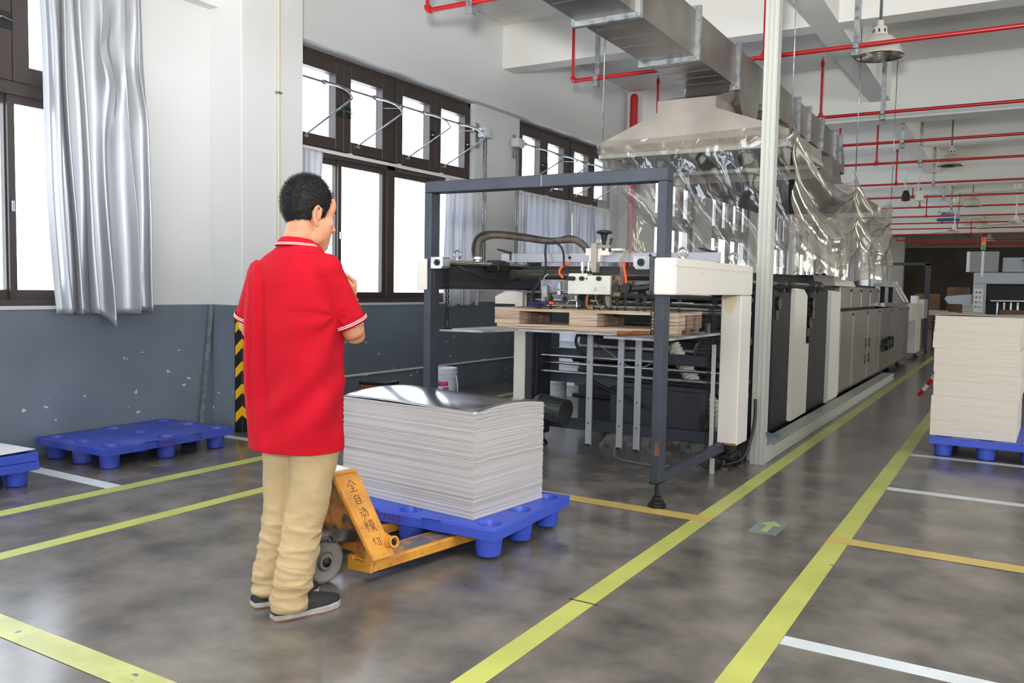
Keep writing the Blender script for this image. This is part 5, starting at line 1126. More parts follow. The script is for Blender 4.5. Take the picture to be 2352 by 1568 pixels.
# ceiling fans, cameras, hanging sign
def fan(x, y, z, label):
    t = thing('ceiling_fan', label, 'ceiling fan', (x, y, z), group='white ceiling fans')
    T = Matrix.Translation((x, y, z))
    b = MB(); b.cyl((x, y, z + 0.08), (x, y, z + 1.0), 0.02, 10); b.lathe([(0, 1.0), (0.09, 1.0), (0.07, 0.86), (0.02, 0.84)], T, 16); b.cyl((x, y, z + 0.98), (x, y, ZC), 0.015, 8); b.obj('down_rod', M['white'], t, smooth=True, auto=40)
    b = MB(); b.lathe([(0, -0.04), (0.1, -0.03), (0.16, 0.02), (0.14, 0.06), (0.07, 0.08), (0.04, 0.2), (0, 0.2)], T, 20); b.obj('motor', M['white'], t, smooth=True, auto=40)
    for k in range(3):
        a = 2 * PI * k / 3 + 0.4; b = MB(); b.box(0.14, 0.75, -0.06, 0.06, 0.0, 0.008, 0, T @ Matrix.Rotation(a, 4, 'Z') @ Matrix.Rotation(0.15, 4, 'X')); b.obj('blade', M['white'], t)
fan(-0.19, 25.0, 3.14, 'white ceiling fan at the right edge of the photo'); fan(-1.78, 28.5, 3.2, 'white ceiling fan right of the hanging sign')
def ccam(x, y, z, m, label):
    t = thing('ceiling_camera', label, 'camera', (x, y, z), group='ceiling cameras')
    b = MB(); b.tube(spline([(x, y, z + 0.12), (x - 0.04, y, z + 0.35), (x + 0.05, y, z + 0.5), (x + 0.3, y, z + 0.52)], 6), 0.008, 6); b.cyl((x, y, z + 0.1), (x, y, ZC), 0.006, 6); b.obj('cable', M['white'], t, smooth=True)
    b = MB(); b.lathe([(0, 0.14), (0.05, 0.13), (0.085, 0.02), (0.085, -0.08), (0.0, -0.10)], Matrix.Translation((x, y, z)), 16); b.obj('camera_body', m, t, smooth=True, auto=40)
ccam(-2.21, 20.0, 3.39, M['black'], 'small black-faced device hanging under the ceiling beside the far pipes'); ccam(-1.95, 20.0, 3.38, M['white'], 'small white device hanging under the ceiling beside the far pipes')
t = thing('hanging_sign', 'white and blue sign hanging under the ceiling far down the hall', 'sign', (-2.05, 30.0, 3.7))
b = MB(); b.box(-2.38, -1.74, 29.98, 30.0, 3.62, 3.95); b.obj('sign_board', M['signwhite'], t)
b = MB(); b.box(-2.38, -1.74, 29.974, 29.98, 3.62, 3.72); b.obj('blue_band', M['signblue'], t)
text_mesh('sign_text', '\u6a21\u52071#', 0.135, M['signblue'], t, frameT((-2.06, 29.976, 3.83), (1, 0, 0), (0, 0, 1)), bold=0.003)
b = MB(); b.cyl((-2.32, 29.976, 3.91), (-2.32, 29.979, 3.91), 0.02, 10); b.obj('red_mark', M['red'], t)
b = MB(); b.cyl((-2.3, 29.99, 3.95), (-2.3, 29.99, ZC), 0.006, 6); b.cyl((-1.8, 29.99, 3.95), (-1.8, 29.99, ZC), 0.006, 6); b.obj('sign_wires', M['steel'], t)

# ================================================================== far machine at the right, with signal tower
fm_ = thing('folding_machine', 'grey-white machine with a red, amber and green signal tower, far behind the cream pile', 'machine', (0.0, 20.0, 0))
grey = mat('pale_grey_paint', (178, 182, 190), 0.45)
def fb(x0, x1, y0, y1, z0, z1, m, nm, bev=0.01): b = MB(); b.box(x0, x1, y0, y1, z0, z1, bev); return b.obj(nm, m, fm_)
fb(-0.85, -0.62, 20.0, 20.6, 0.0, 1.549, grey, 'control_column'); cp = fb(-0.83, -0.66, 19.985, 20.0, 0.95, 1.45, M['white'], 'control_panel')
for r_ in range(4):
    for c_ in range(2):
        b = MB(); b.cyl((-0.785 + 0.07 * c_, 19.97, 1.37 - 0.10 * r_), (-0.785 + 0.07 * c_, 19.986, 1.37 - 0.10 * r_), 0.017, 10); b.obj('push_button', [M['black'], M['redlight'], M['redlight'], M['red']][r_] if c_ else M['darkgrey'], cp)
fb(-0.85, 1.4, 20.0, 20.25, 1.55, 1.78, grey, 'top_beam'); fb(-0.35, 1.4, 20.3, 20.6, 1.80, 2.10, grey, 'rear_beam')
fb(-0.98, -0.42, 20.1, 20.5, 1.79, 2.22, mat('grey_box', (150, 150, 148), 0.5), 'switch_box'); fb(-1.0, -0.94, 20.08, 20.14, 1.79, 2.22, M['white'], 'box_edge')
fb(-0.615, 1.4, 20.5, 22.5, 0.0, 1.54, M['black'], 'inner_body')
b = MB(); b.prism([(-1.38, 1.22), (-1.30, 1.12), (-0.87, 1.12), (-0.87, 1.33), (-1.35, 1.28)], 20.1, 20.2, 'XZ'); b.obj('feed_arm', grey, fm_)
for x in (-0.42, -0.30, -0.18, -0.06, 0.2): fb(x, x + 0.04, 20.1, 20.13, 0.3, 1.2, M['steel'], 'guide_post')
b = MB(); b.cyl((-0.52, 20.05, 1.20), (1.3, 20.05, 1.22), 0.03, 12); b.obj('feed_roller', M['chrome'], fm_, smooth=True, auto=40)
fb(-0.36, 0.9, 20.0, 20.08, 0.9, 1.02, M['brown'], 'cross_tray')
b = MB(); b.cyl((-0.70, 19.96, 1.70), (-0.70, 19.96, 2.22), 0.025, 12); tw = b.obj('tower_pole', M['white'], fm_, smooth=True, auto=40)
for z, m_ in ((2.24, M['greenlight']), (2.33, M['amberlight']), (2.42, M['redlight'])):
    b = MB(); b.cyl((-0.70, 19.96, z), (-0.70, 19.96, z + 0.075), 0.042, 16); b.cyl((-0.70, 19.96, z + 0.075), (-0.70, 19.96, z + 0.09), 0.03, 12); b.obj('signal_lens', m_, tw, smooth=True, auto=40)
b = MB(); b.bar((0.0, 20.2, 2.06), (0.16, 20.2, 1.80), 0.06, 0.04); b.obj('yellow_hose', mat('amber_hose', (130, 100, 60), 0.5), fm_)
# dark cardboard piles and trolleys far back
def pile_box(x0, x1, y0, y1, z0, z1, m, nm, label, cat, grp): 
    t = thing(nm, label, cat, ((x0 + x1) / 2, (y0 + y1) / 2, z0), group=grp)
    b = MB(); n = max(3, int((z1 - z0) / 0.08))
    for k in range(n):
        za = z0 + (z1 - z0) * k / n; e = 0.01 * (k % 2); b.box(x0 + e, x1 - e, y0 + e, y1 - e, za, za + (z1 - z0) / n * 0.93)
    b.obj('stacked_boards', m, t); t['kind'] = 'stuff'
pile_box(-3.3, -2.5, 34, 35, 0.0, 1.35, M['brown'], 'cardboard_pile', 'brown cardboard pile at the far wall, leftmost of the far piles', 'cardboard pile', 'far piles of cardboard')
pile_box(-2.3, -1.6, 34.5, 35.5, 0.0, 1.6, M['brown'], 'cardboard_pile', 'taller brown cardboard pile at the far wall, middle one of the far piles', 'cardboard pile', 'far piles of cardboard')
pile_box(-1.55, -0.9, 30, 31, 0.0, 1.05, M['board'], 'cardboard_pile', 'grey board pile beside the grey-white far machine', 'cardboard pile', 'far piles of cardboard')
t = thing('work_table', 'low table with pale boards between the machine end and the cream pile', 'table', (-1.9, 26, 0))
b = MB(); b.box(-2.45, -1.5, 25.5, 26.5, 0.76, 0.84); b.obj('table_top', mat('pale_blue_top', (170, 174, 190), 0.5), t)
for x in (-2.42, -1.56):
    for y in (25.53, 26.43): b = MB(); b.box(x, x + 0.04, y, y + 0.04, 0, 0.76); b.obj('leg', M['darkgrey'], t)
b = MB(); b.box(-2.3, -1.7, 25.7, 26.3, 0.84, 0.88); b.obj('board_offcuts', M['plyedge'], t)
t = thing('shelf_trolley', 'dark shelf trolley holding boards, just left of the cream pile', 'trolley', (-1.55, 22.5, 0))
for z in (0.15, 0.42, 0.68): b = MB(); b.box(-1.75, -1.25, 22.2, 22.9, z, z + 0.03); b.obj('shelf', M['steel'], t); b = MB(); b.box(-1.72, -1.3, 22.25, 22.85, z + 0.03, z + 0.12); b.obj('boards', [M['brown'], M['board'], M['plydark']][int(z * 3) % 3], t)
for x in (-1.75, -1.28):
    for y in (22.2, 22.87): b = MB(); b.box(x, x + 0.03, y, y + 0.03, 0, 0.8); b.obj('upright', M['black'], t)
# red-white barrier pole leaning by the cream pile
t = thing('barrier_pole', 'red and white striped pole leaning behind the cream pile', 'pole', (-0.85, 9.8, 0))
A_ = Vector((-0.87, 9.85, 0.24)); B_ = Vector((-0.62, 9.7, 0.62))
for k in range(6):
    b = MB(); b.cyl(A_.lerp(B_, k / 6), A_.lerp(B_, (k + 1) / 6), 0.022, 12); b.obj('stripe', M['red'] if k % 2 == 0 else M['white'], t, smooth=True, auto=40)
b = MB(); b.bar((-0.74, 9.9, 0.0), (-0.66, 9.75, 0.45), 0.03, 0.03); b.obj('strut', M['red'], t)
# pale building outside the windows
t = thing('outside_building', 'pale overexposed building seen through the middle window', 'building', (-30, 25, -4))
b = MB(); b.box(-34, -30, 22.0, 60, -4, 2.6); b.obj('facade', mat('pale_facade', (236, 232, 228), 0.9), t)
for k in range(6):
    for z in (-1.2, 1.0):
        b = MB(); b.box(-30.0, -29.95, 23.5 + 5.5 * k, 25.5 + 5.5 * k, z, z + 1.3); b.obj('building_window', mat('outside_window', (176, 190, 205), 0.3), t)

# ================================================================== pallet jack
jack = thing('pallet_jack', 'worn orange hand pallet jack with writing on its frame, pushed under the loaded blue pallet', 'pallet jack', (-2.36, 2.79, 0), rad(-9.16))
TJ = PM[jack.name]; J = jack
for x0, x1 in ((-0.155, 0.0), (-0.55, -0.395)):
    b = MB(); rl = []
    for y, sh in ((0.0, 0.0), (0.80, 0.0), (0.93, 0.02), (0.985, 0.045)):
        zb = 0.052 + (0.018 if sh else 0); xa, xb = x0 + sh, x1 - sh
        rl.append([(xa, y, zb), (xa + 0.006, y, zb), (xa + 0.006, y, 0.088), (xb - 0.006, y, 0.088), (xb - 0.006, y, zb), (xb, y, zb), (xb, y, 0.091), (xb - 0.006, y, 0.097), (xa + 0.006, y, 0.097), (xa, y, 0.091)])
    b.rings([[TJ @ Vector(p) for p in r] for r in rl]); fo = b.obj('fork', M['jack'], J)
    b = MB(); b.box(x0 + 0.02, x1 - 0.02, 0.12, 0.80, 0.0965, 0.0985, 0, TJ); b.obj('worn_top', mat('bare_worn_steel', (112, 112, 120), 0.35, 0.4, col2=(190, 130, 60), nscale=9, lo=0.55, hi=0.62), fo)
    b = MB(); b.cyl(TJ @ Vector((x0 + 0.035, 0.88, 0.04)), TJ @ Vector((x1 - 0.035, 0.88, 0.04)), 0.04, 18); b.obj('load_roller', M['wheel'], fo, smooth=True, auto=40)
    b = MB(); b.box(x0 + 0.012, x1 - 0.012, 0.05, 0.8, 0.04, 0.0525, 0, TJ); b.obj('push_rod', M['black'], fo)
    # heel of the fork: upstand with a notch
    q = [(x0 - 0.0, 0.035), (x1, 0.05), (x1, 0.125), (x1 - 0.02, 0.135), (x1 - 0.045, 0.10), (x1 - 0.05, 0.085), (x0 + 0.03, 0.085), (x0 + 0.022, 0.10), (x0, 0.10)]
    b = MB(); b.prism(q, -0.012, 0.004, 'XZ'); 
    for v in b.bm.verts: v.co = TJ @ v.co
    b.obj('heel_plate', M['jack'], fo)
def slab(pts4, th, m, nm, parent=J):
    b = MB(); P4 = [Vector(p) for p in pts4]; n = (P4[1] - P4[0]).cross(P4[3] - P4[0]).normalized()
    b.rings([[TJ @ p for p in P4], [TJ @ (p - n * th) for p in P4]])
    bmesh.ops.bevel(b.bm, geom=b.bm.edges[:], offset=0.004, segments=2, affect='EDGES')
    return b.obj(nm, m, parent, smooth=True, auto=40)
sideR = slab([(-0.17, -0.095, 0.455), (0.0, -0.012, 0.098), (0.0, 0.115, 0.098), (-0.17, 0.045, 0.455)], -0.02, M['jack'], 'side_strut')
sideL = slab([(-0.38, 0.045, 0.455), (-0.55, 0.115, 0.098), (-0.55, -0.012, 0.098), (-0.38, -0.095, 0.455)], -0.02, M['jack'], 'side_strut')
b = MB(); b.box(-0.385, -0.165, -0.098, 0.05, 0.452, 0.475, 0.007, TJ, 2); b.obj('top_cap', M['jack'], J)
b = MB(); b.box(-0.36, -0.19, -0.07, 0.03, 0.4755, 0.477, 0, TJ); b.obj('lit_cap_patch', mat('lit_cap_steel', (206, 204, 200), 0.35, 0.5), J)  # pale patch paints the white light lying on the flat top
b = MB(); b.prism([(-0.44, 0.10), (-0.11, 0.10), (-0.18, 0.40), (-0.37, 0.40)], 0.03, 0.045, 'XZ')
for v in b.bm.verts: v.co = TJ @ v.co
b.obj('back_panel', M['jackdirty'], J)
b = MB(); b.box(-0.40, -0.15, -0.07, 0.03, 0.405, 0.45, 0.004, TJ); b.obj('cross_brace', M['jackdirty'], J)
b = MB(); T2 = TJ @ Matrix.Translation((0.0, 0.10, 0.165)) @ Matrix.Rotation(PI / 2 - 0.25, 4, 'Y'); b.lathe([(0.0, -0.05), (0.045, -0.045), (0.034, -0.02), (0.026, 0.0), (0.026, 0.030), (0.019, 0.030), (0.019, 0.01), (0.0, 0.01)], T2, 22); bo = b.obj('pivot_boss', M['jack'], J, smooth=True, auto=40)
b = MB(); b.cyl(TJ @ Vector((-0.56, 0.10, 0.165)), TJ @ Vector((0.02, 0.10, 0.165)), 0.016, 14); b.obj('pivot_shaft', M['oil'], J, smooth=True, auto=40)
for x in (-0.13, -0.42):
    b = MB(); b.bar(TJ @ Vector((x, -0.14, 0.215)), TJ @ Vector((x, 0.15, 0.165)), 0.028, 0.055, bev=0.008); b.obj('link_arm', M['greymetal'], J)
b = MB(); b.box(-0.40, -0.12, -0.20, -0.10, 0.195, 0.235, 0.012, TJ); b.obj('linkage_bridge', M['greymetal'], J)
b = MB(); b.cyl(TJ @ Vector((-0.115, -0.125, 0.212)), TJ @ Vector((-0.10, -0.125, 0.212)), 0.014, 10); b.obj('link_pin', M['greymetal'], J, smooth=True, auto=40)
for x in (-0.175, -0.365):
    TW = TJ @ Matrix.Translation((x, -0.135, 0.097)) @ Matrix.Rotation(PI / 2, 4, 'Y')
    b = MB(); b.lathe([(0.04, -0.022), (0.085, -0.027), (0.096, -0.02), (0.097, 0.0), (0.096, 0.02), (0.085, 0.027), (0.045, 0.022), (0.04, 0.014), (0.034, 0.03), (0.02, 0.03)], TW, 36); wo = b.obj('steer_wheel', M['wheel'], J, smooth=True, auto=30)
    b = MB(); b.lathe([(0, -0.03), (0.022, -0.03), (0.022, 0.034), (0.013, 0.036), (0.0, 0.04)], TW, 18); b.obj('wheel_bearing', M['oil'], wo, smooth=True, auto=30)
b = MB(); b.cyl(TJ @ Vector((-0.40, -0.135, 0.097)), TJ @ Vector((-0.14, -0.135, 0.097)), 0.010, 12); b.obj('axle', M['oil'], J, smooth=True)
b = MB(); b.lathe([(0, 0.10), (0.04, 0.10), (0.045, 0.2), (0.045, 0.40), (0.03, 0.42), (0, 0.42)], TJ @ Matrix.Translation((-0.27, -0.135, 0)), 20); b.obj('hydraulic_pump', M['greymetal'], J, smooth=True, auto=40)
b = MB(); hp = [(-0.27, -0.14, 0.35), (-0.27, -0.145, 0.70), (-0.27, -0.15, 1.0)]; b.tube([TJ @ Vector(p) for p in hp], 0.016, 12)
lp_ = [(-0.27, -0.15, 1.0), (-0.36, -0.15, 1.06), (-0.36, -0.15, 1.16), (-0.27, -0.15, 1.19), (-0.18, -0.15, 1.16), (-0.18, -0.15, 1.06), (-0.27, -0.15, 1.0)]; b.tube([TJ @ Vector(p) for p in spline(lp_, 5)], 0.012, 10); b.obj('handle', M['black'], J, smooth=True, auto=50)
# the hand-written characters down the strut: each drawn stroke by stroke
CH = {
 'quan': [[(.5, 1), (.1, .45)], [(.5, 1), (.95, .5)], [(.32, .5), (.7, .53)], [(.3, .28), (.72, .3)], [(.12, .02), (.92, .05)], [(.5, .52), (.5, .04)]],
 'zi': [[(.5, 1), (.35, .85)], [(.2, .82), (.2, .0)], [(.2, .82), (.78, .84), (.78, .0)], [(.2, .55), (.78, .57)], [(.2, .3), (.78, .31)], [(.2, .03), (.78, .03)]],
 'dong': [[(.05, .82), (.42, .85)], [(.0, .55), (.48, .58)], [(.25, .55), (.08, .15), (.45, .2)], [(.36, .35), (.48, .1)], [(.5, .7), (.95, .74), (.9, .05), (.75, .15)], [(.75, 1.0), (.72, .5), (.5, .05)]],
 'mo': [[(.0, .7), (.42, .72)], [(.22, 1), (.22, 0)], [(.22, .65), (.02, .3)], [(.24, .62), (.4, .45)], [(.5, .85), (.98, .87)], [(.64, .98), (.62, .76)], [(.84, 1.0), (.84, .76)], [(.56, .68), (.56, .4)], [(.56, .68), (.92, .69), (.9, .4)], [(.56, .54), (.9, .55)], [(.56, .42), (.9, .42)], [(.45, .28), (1.0, .3)], [(.73, .4), (.7, .2), (.48, 0)], [(.74, .22), (1.02, .0)]],
 'qie': [[(.0, .62), (.42, .7)], [(.22, .95), (.2, .25), (.42, .35)], [(.5, .82), (.95, .86), (.88, .05), (.72, .14)], [(.72, .84), (.68, .4), (.5, .05)]],
}
A0 = Vector((-0.17, -0.025, 0.455)); A1 = Vector((0.0, 0.052, 0.098)); dn = (A1 - A0); Ls = dn.length; dn.normalize()
wd = Vector((0, 1, 0)); wd = (wd - dn * wd.dot(dn)).normalized(); nr = wd.cross(dn); nr = nr if nr.x > 0 else -nr
up_ = (Vector((0, 0, 1)) - nr * nr.z).normalized(); rt_ = Vector((0, 1, 0)); rt_ = (rt_ - nr * rt_.dot(nr)).normalized()
for k, ch in enumerate(('quan', 'zi', 'dong', 'mo', 'qie')):
    c = A0 + dn * (0.055 + 0.064 * k + (0.012 if k == 4 else 0)) + nr * 0.0206
    h = 0.056 if ch in ('quan', 'mo') else 0.045; wv = rt_; uv = -dn * 0.93 + rt_ * -0.1
    b = MB()
    for st in CH[ch]:
        pts = [TJ @ (c + wv * ((p[0] - 0.5) * h) + (-dn) * ((p[1] - 0.5) * h)) for p in st]
        b.tube(pts, 0.0013, 5)
    b.obj('written_character', M['ink'], sideR)

# ================================================================== the man
MBASE = Vector((-2.45, 2.40, 0)); Uv = Vector((0.700, 0.714, 0)); Wv = Vector((-0.714, 0.700, 0))
def Q(u, w_, z): return MBASE + Uv * u + Wv * w_ + Vector((0, 0, z))
man = thing('person', 'man in a red polo shirt and tan trousers, his back to the camera', 'person', (MBASE.x, MBASE.y, 0))
M['skin'] = mat('skin', (204, 146, 112), 0.5, col2=(194, 134, 102), nscale=12, spec=0.4); M['skin'].node_tree.nodes['Principled BSDF'].inputs['Subsurface Weight'].default_value = 0.08
M['shirt'] = mat('red_pique_cotton', (184, 9, 33), 0.85, col2=(174, 7, 28), nscale=5, bump=0.06, bscale=500, spec=0.2)
M['trousers'] = mat('tan_cotton', (186, 162, 122), 0.85, col2=(174, 150, 112), nscale=4, bump=0.05, bscale=300, spec=0.2)
M['hair'] = mat('black_hair', (26, 23, 23), 0.6, spec=0.3)
M['shoe'] = mat('black_canvas', (20, 20, 22), 0.7, col2=(28, 28, 30), nscale=20)
M['sole'] = mat('grey_rubber_sole', (176, 172, 168), 0.6, col2=(150, 146, 142), nscale=20)
def ell(mb, c, r, R=None, seg=24, rg=16):
    """ellipsoid with radii r; R: 3x3 axes as columns"""
    R = R or Matrix.Identity(3); rl = []
    for i in range(1, rg):
        a = PI * i / rg; rl.append([Vector(c) + R @ Vector((r[0] * sin(a) * cos(2 * PI * k / seg), r[1] * sin(a) * sin(2 * PI * k / seg), r[2] * cos(a))) for k in range(seg)])
    mb.rings(rl)
def fuse(mb, voxel, it=3, f=0.5, name='tmp'):
    bmesh.ops.recalc_face_normals(mb.bm, faces=mb.bm.faces)
    me = bpy.data.meshes.new(name); mb.bm.to_mesh(me); mb.bm.free(); o = bpy.data.objects.new(name, me); C.objects.link(o)
    md = o.modifiers.new('r', 'REMESH'); md.mode = 'VOXEL'; md.voxel_size = voxel; md.use_smooth_shade = True
    if it: ms = o.modifiers.new('s', 'SMOOTH'); ms.iterations = it; ms.factor = f
    dg = bpy.context.evaluated_depsgraph_get(); m2 = bpy.data.meshes.new_from_object(o.evaluated_get(dg))
    bpy.data.objects.remove(o); return m2
def cut_open(me, zc):
    bm = bmesh.new(); bm.from_mesh(me)
    bmesh.ops.bisect_plane(bm, geom=bm.verts[:] + bm.edges[:] + bm.faces[:], plane_co=(0, 0, zc), plane_no=(0, 0, -1), clear_outer=True)
    bm.to_mesh(me); bm.free(); return me
def finish(me, name, m, parent, disp=None, sm=True):
    if disp:
        bm = bmesh.new(); bm.from_mesh(me); bm.normal_update()
        offs = [(v, disp(v.co.copy(), v.normal.copy())) for v in bm.verts]
        for v, o_ in offs: v.co += o_
        bm.to_mesh(me); bm.free()
    me.transform(PM[parent.name].inverted()); me.materials.clear(); me.materials.append(m)
    me.polygons.foreach_set('use_smooth', [sm] * len(me.polygons))
    o = bpy.data.objects.new(name, me); C.objects.link(o); o.parent = parent; PM[o.name] = PM[parent.name].copy(); return o
YT = rad(42); Fd = Uv * sin(YT) + Wv * cos(YT); Rd = Uv * cos(YT) - Wv * sin(YT); Zd = Vector((0, 0, 1))
def torso_ring(z, hw, hd, cu, cw, n=28, p=2.4, back=0.0):
    c = Q(cu, cw, z); out = []
    for k in range(n):
        a = 2 * PI * k / n; ca, sa = cos(a), sin(a)
        x = hw * (abs(ca) ** (2 / p)) * (1 if ca > 0 else -1); y = hd * (abs(sa) ** (2 / p)) * (1 if sa > 0 else -1)
        out.append(c + Rd * x + Fd * y)
    return out
# limb joints
SR, ER, WR = Q(0.125, -0.10, 1.365), Q(0.242, -0.065, 1.095), Q(0.236, 0.085, 1.225)
SL, EL, WL = Q(-0.112, 0.115, 1.352), Q(-0.172, 0.175, 1.10), Q(-0.03, 0.335, 1.20)
HO = Q(0.055, 0.02, 1.56)                     # head origin, between the ears
YH = rad(62); Fh = Uv * sin(YH) + Wv * cos(YH); Rh = Uv * cos(YH) - Wv * sin(YH)
pt_ = rad(-6); Fh2 = Fh * cos(pt_) + Zd * sin(pt_); Zh = Rh.cross(Fh2).normalized()
HR = Matrix((Rh, Fh2, Zh)).transposed()
def H(x, y, z): return HO + HR @ Vector((x, y, z))
# --- body: one continuous skin
b = MB()
b.rings([torso_ring(z, hw, hd, cu, cw, p=2.2) for z, hw, hd, cu, cw in ((0.80, .13, .09, .01, 0), (0.95, .145, .095, .01, 0), (1.1, .15, .095, .005, 0), (1.25, .165, .10, .005, 0), (1.35, .16, .09, .005, 0), (1.40, .11, .07, .01, 0), (1.425, .06, .055, .02, 0))])
b.tube([Q(0.015, -0.01, 1.36), Q(0.022, -0.005, 1.46), Q(0.036, 0.004, 1.52), Q(0.048, 0.01, 1.57)], [0.075, 0.060, 0.058, 0.06], 20)
for S_, E_, W_ in ((SR, ER, WR), (SL, EL, WL)):
    m1 = S_.lerp(E_, 0.5); m2 = E_.lerp(W_, 0.35)
    b.tube([S_ - Zd * 0.03, m1, E_ - (E_ - S_) * 0.05, E_], [0.042, 0.046, 0.043, 0.036], 18); b.tube([E_ + (E_ - W_) * 0.02, m2, W_], [0.038, 0.039, 0.025], 18)
for side, pts in ((1, [(0.075, -0.04, 0.86), (0.06, -0.055, 0.45), (0.0, -0.08, 0.10), (-0.01, -0.085, 0.05)]), (-1, [(-0.04, 0.06, 0.86), (-0.035, 0.06, 0.45), (-0.09, 0.085, 0.10), (-0.095, 0.085, 0.05)])):
    b.tube([Q(*p) for p in pts], [0.085, 0.06, 0.036, 0.036], 18)
# head masses
ell(b, H(0, -0.004, 0.055), (0.079, 0.100, 0.108), HR, 30, 22)
ell(b, H(0, 0.040, -0.038), (0.066, 0.070, 0.088), HR, 26, 18)
ell(b, H(0, 0.062, -0.074), (0.046, 0.046, 0.046), HR, 22, 16)
ell(b, H(0, 0.075, 0.055), (0.060, 0.040, 0.060), HR)
ell(b, H(0, 0.088, 0.028), (0.050, 0.022, 0.016), HR)          # brow
ell(b, H(0, 0.074, -0.102), (0.032, 0.030, 0.024), HR)         # chin
ell(b, H(0.046, 0.020, -0.075), (0.020, 0.040, 0.030), HR); ell(b, H(-0.046, 0.020, -0.075), (0.020, 0.040, 0.030), HR)   # jaw
for s in (-1, 1):
    ell(b, H(s * 0.042, 0.072, -0.012), (0.024, 0.024, 0.024), HR)          # cheek bone
    ell(b, H(s * 0.033, 0.0885, 0.006), (0.015, 0.012, 0.010), HR)          # eye
b.tube([H(0, 0.092, 0.025), H(0, 0.108, -0.005), H(0, 0.122, -0.030), H(0, 0.104, -0.042)], [0.008, 0.010, 0.0145, 0.012], 12)
for s in (-1, 1): ell(b, H(s * 0.013, 0.108, -0.034), (0.009, 0.010, 0.008), HR)
ell(b, H(0, 0.101, -0.060), (0.023, 0.012, 0.0065), HR); ell(b, H(0, 0.100, -0.072), (0.020, 0.012, 0.007), HR)
# ears: rim, lobe, bowl
for s in (-1, 1):
    def Er(y, z, x=0.0): return H(s * (0.083 + x), y, z)
    b.tube([Er(0.014, -0.012, -0.008), Er(0.016, 0.012), Er(0.010, 0.034, 0.007), Er(-0.006, 0.041, 0.011), Er(-0.019, 0.030, 0.013), Er(-0.022, 0.008, 0.013), Er(-0.014, -0.014, 0.008), Er(-0.004, -0.030, 0.002), Er(0.006, -0.034, -0.003), Er(0.012, -0.022, -0.006)], [0.005, 0.0045, 0.0045, 0.005, 0.005, 0.0048, 0.0048, 0.0065, 0.007, 0.005], 8)
    ell(b, Er(-0.004, 0.004, -0.003), (0.008, 0.017, 0.030), HR, 16, 12)
    b.tube([Er(-0.004, 0.026, 0.009), Er(-0.012, 0.012, 0.010), Er(-0.010, -0.008, 0.006)], 0.0035, 6)
# hands: palm, four fingers and a thumb, curled as if holding something small
def hand(W_, axis, palmn, side, curl):
    A = axis.normalized(); N = palmn.normalized(); S = A.cross(N).normalized() * side
    Rm = Matrix((S, A, N)).transposed()
    ell(b, W_ + A * 0.052, (0.040, 0.055, 0.017), Rm, 20, 14)
    b.tube([W_ - A * 0.02, W_ + A * 0.02], [0.026, 0.028], 14)
    for k in range(4):
        L_ = (0.036, 0.041, 0.039, 0.031)[k]; base = W_ + A * (0.092 - 0.006 * abs(k - 1.3)) + S * (0.027 - 0.018 * k)
        p = base; pts = [base - A * 0.02, base]; d = A.copy(); cur = curl + 0.06 * k
        for j, f_ in enumerate((1.0, 0.72, 0.55)):
            d = (Quaternion(S, (cur if side > 0 else -cur)) @ d); d.normalize()
            # bend towards the palm normal
            if d.dot(N) < A.dot(N): pass
            p = p + d * L_ * f_; pts.append(p)
        b.tube(pts, [0.0095, 0.0098, 0.0092, 0.0085, 0.0072], 10)
        ell(b, pts[-1], (0.0075, 0.0075, 0.0075), Rm, 10, 8); ell(b, base, (0.0105, 0.0105, 0.0105), Rm, 10, 8)
    tb = W_ + A * 0.03 + S * 0.034
    tp = [tb, tb + (A * 0.5 + S * 0.55 + N * 0.4).normalized() * 0.038, tb + (A * 0.5 + S * 0.45 + N * 0.4).normalized() * 0.038 + (A * 0.75 + N * 0.5 - S * 0.2).normalized() * 0.03, tb + (A * 0.5 + S * 0.45 + N * 0.4).normalized() * 0.038 + (A * 0.6 + N * 0.6 - S * 0.4).normalized() * 0.052]
    b.tube(tp, [0.015, 0.012, 0.0105, 0.009], 12); ell(b, tp[-1], (0.0088, 0.0088, 0.0088), Rm, 10, 8)
axR = (Uv * -0.10 + Wv * 0.28 + Zd * 0.30); axL = (Uv * 0.45 + Wv * 0.15 + Zd * 0.25)
hand(WR, Uv * 0.05 + Wv * 0.20 + Zd * 0.60, -Uv * 0.9 - Wv * 0.2, 1, 0.95)
hand(WL, axL, -Fd * 0.8 + Zd * 0.1, -1, 0.9)
body = fuse(b, 0.0042, 4, 0.5, 'body')
finish(body, 'body', M['skin'], man)
for s in (-1, 1):
    b = MB(); ell(b, H(s * 0.033, 0.0945, 0.006), (0.010, 0.007, 0.0045), HR, 14, 10); b.obj('eye', mat('eye_dark', (40, 28, 24), 0.2), man, smooth=True)
    b = MB(); b.tube([H(s * 0.014, 0.1085, 0.030), H(s * 0.032, 0.106, 0.036), H(s * 0.050, 0.094, 0.032)], [0.003, 0.0035, 0.002], 6); b.obj('eyebrow', M['hair'], man, smooth=True)
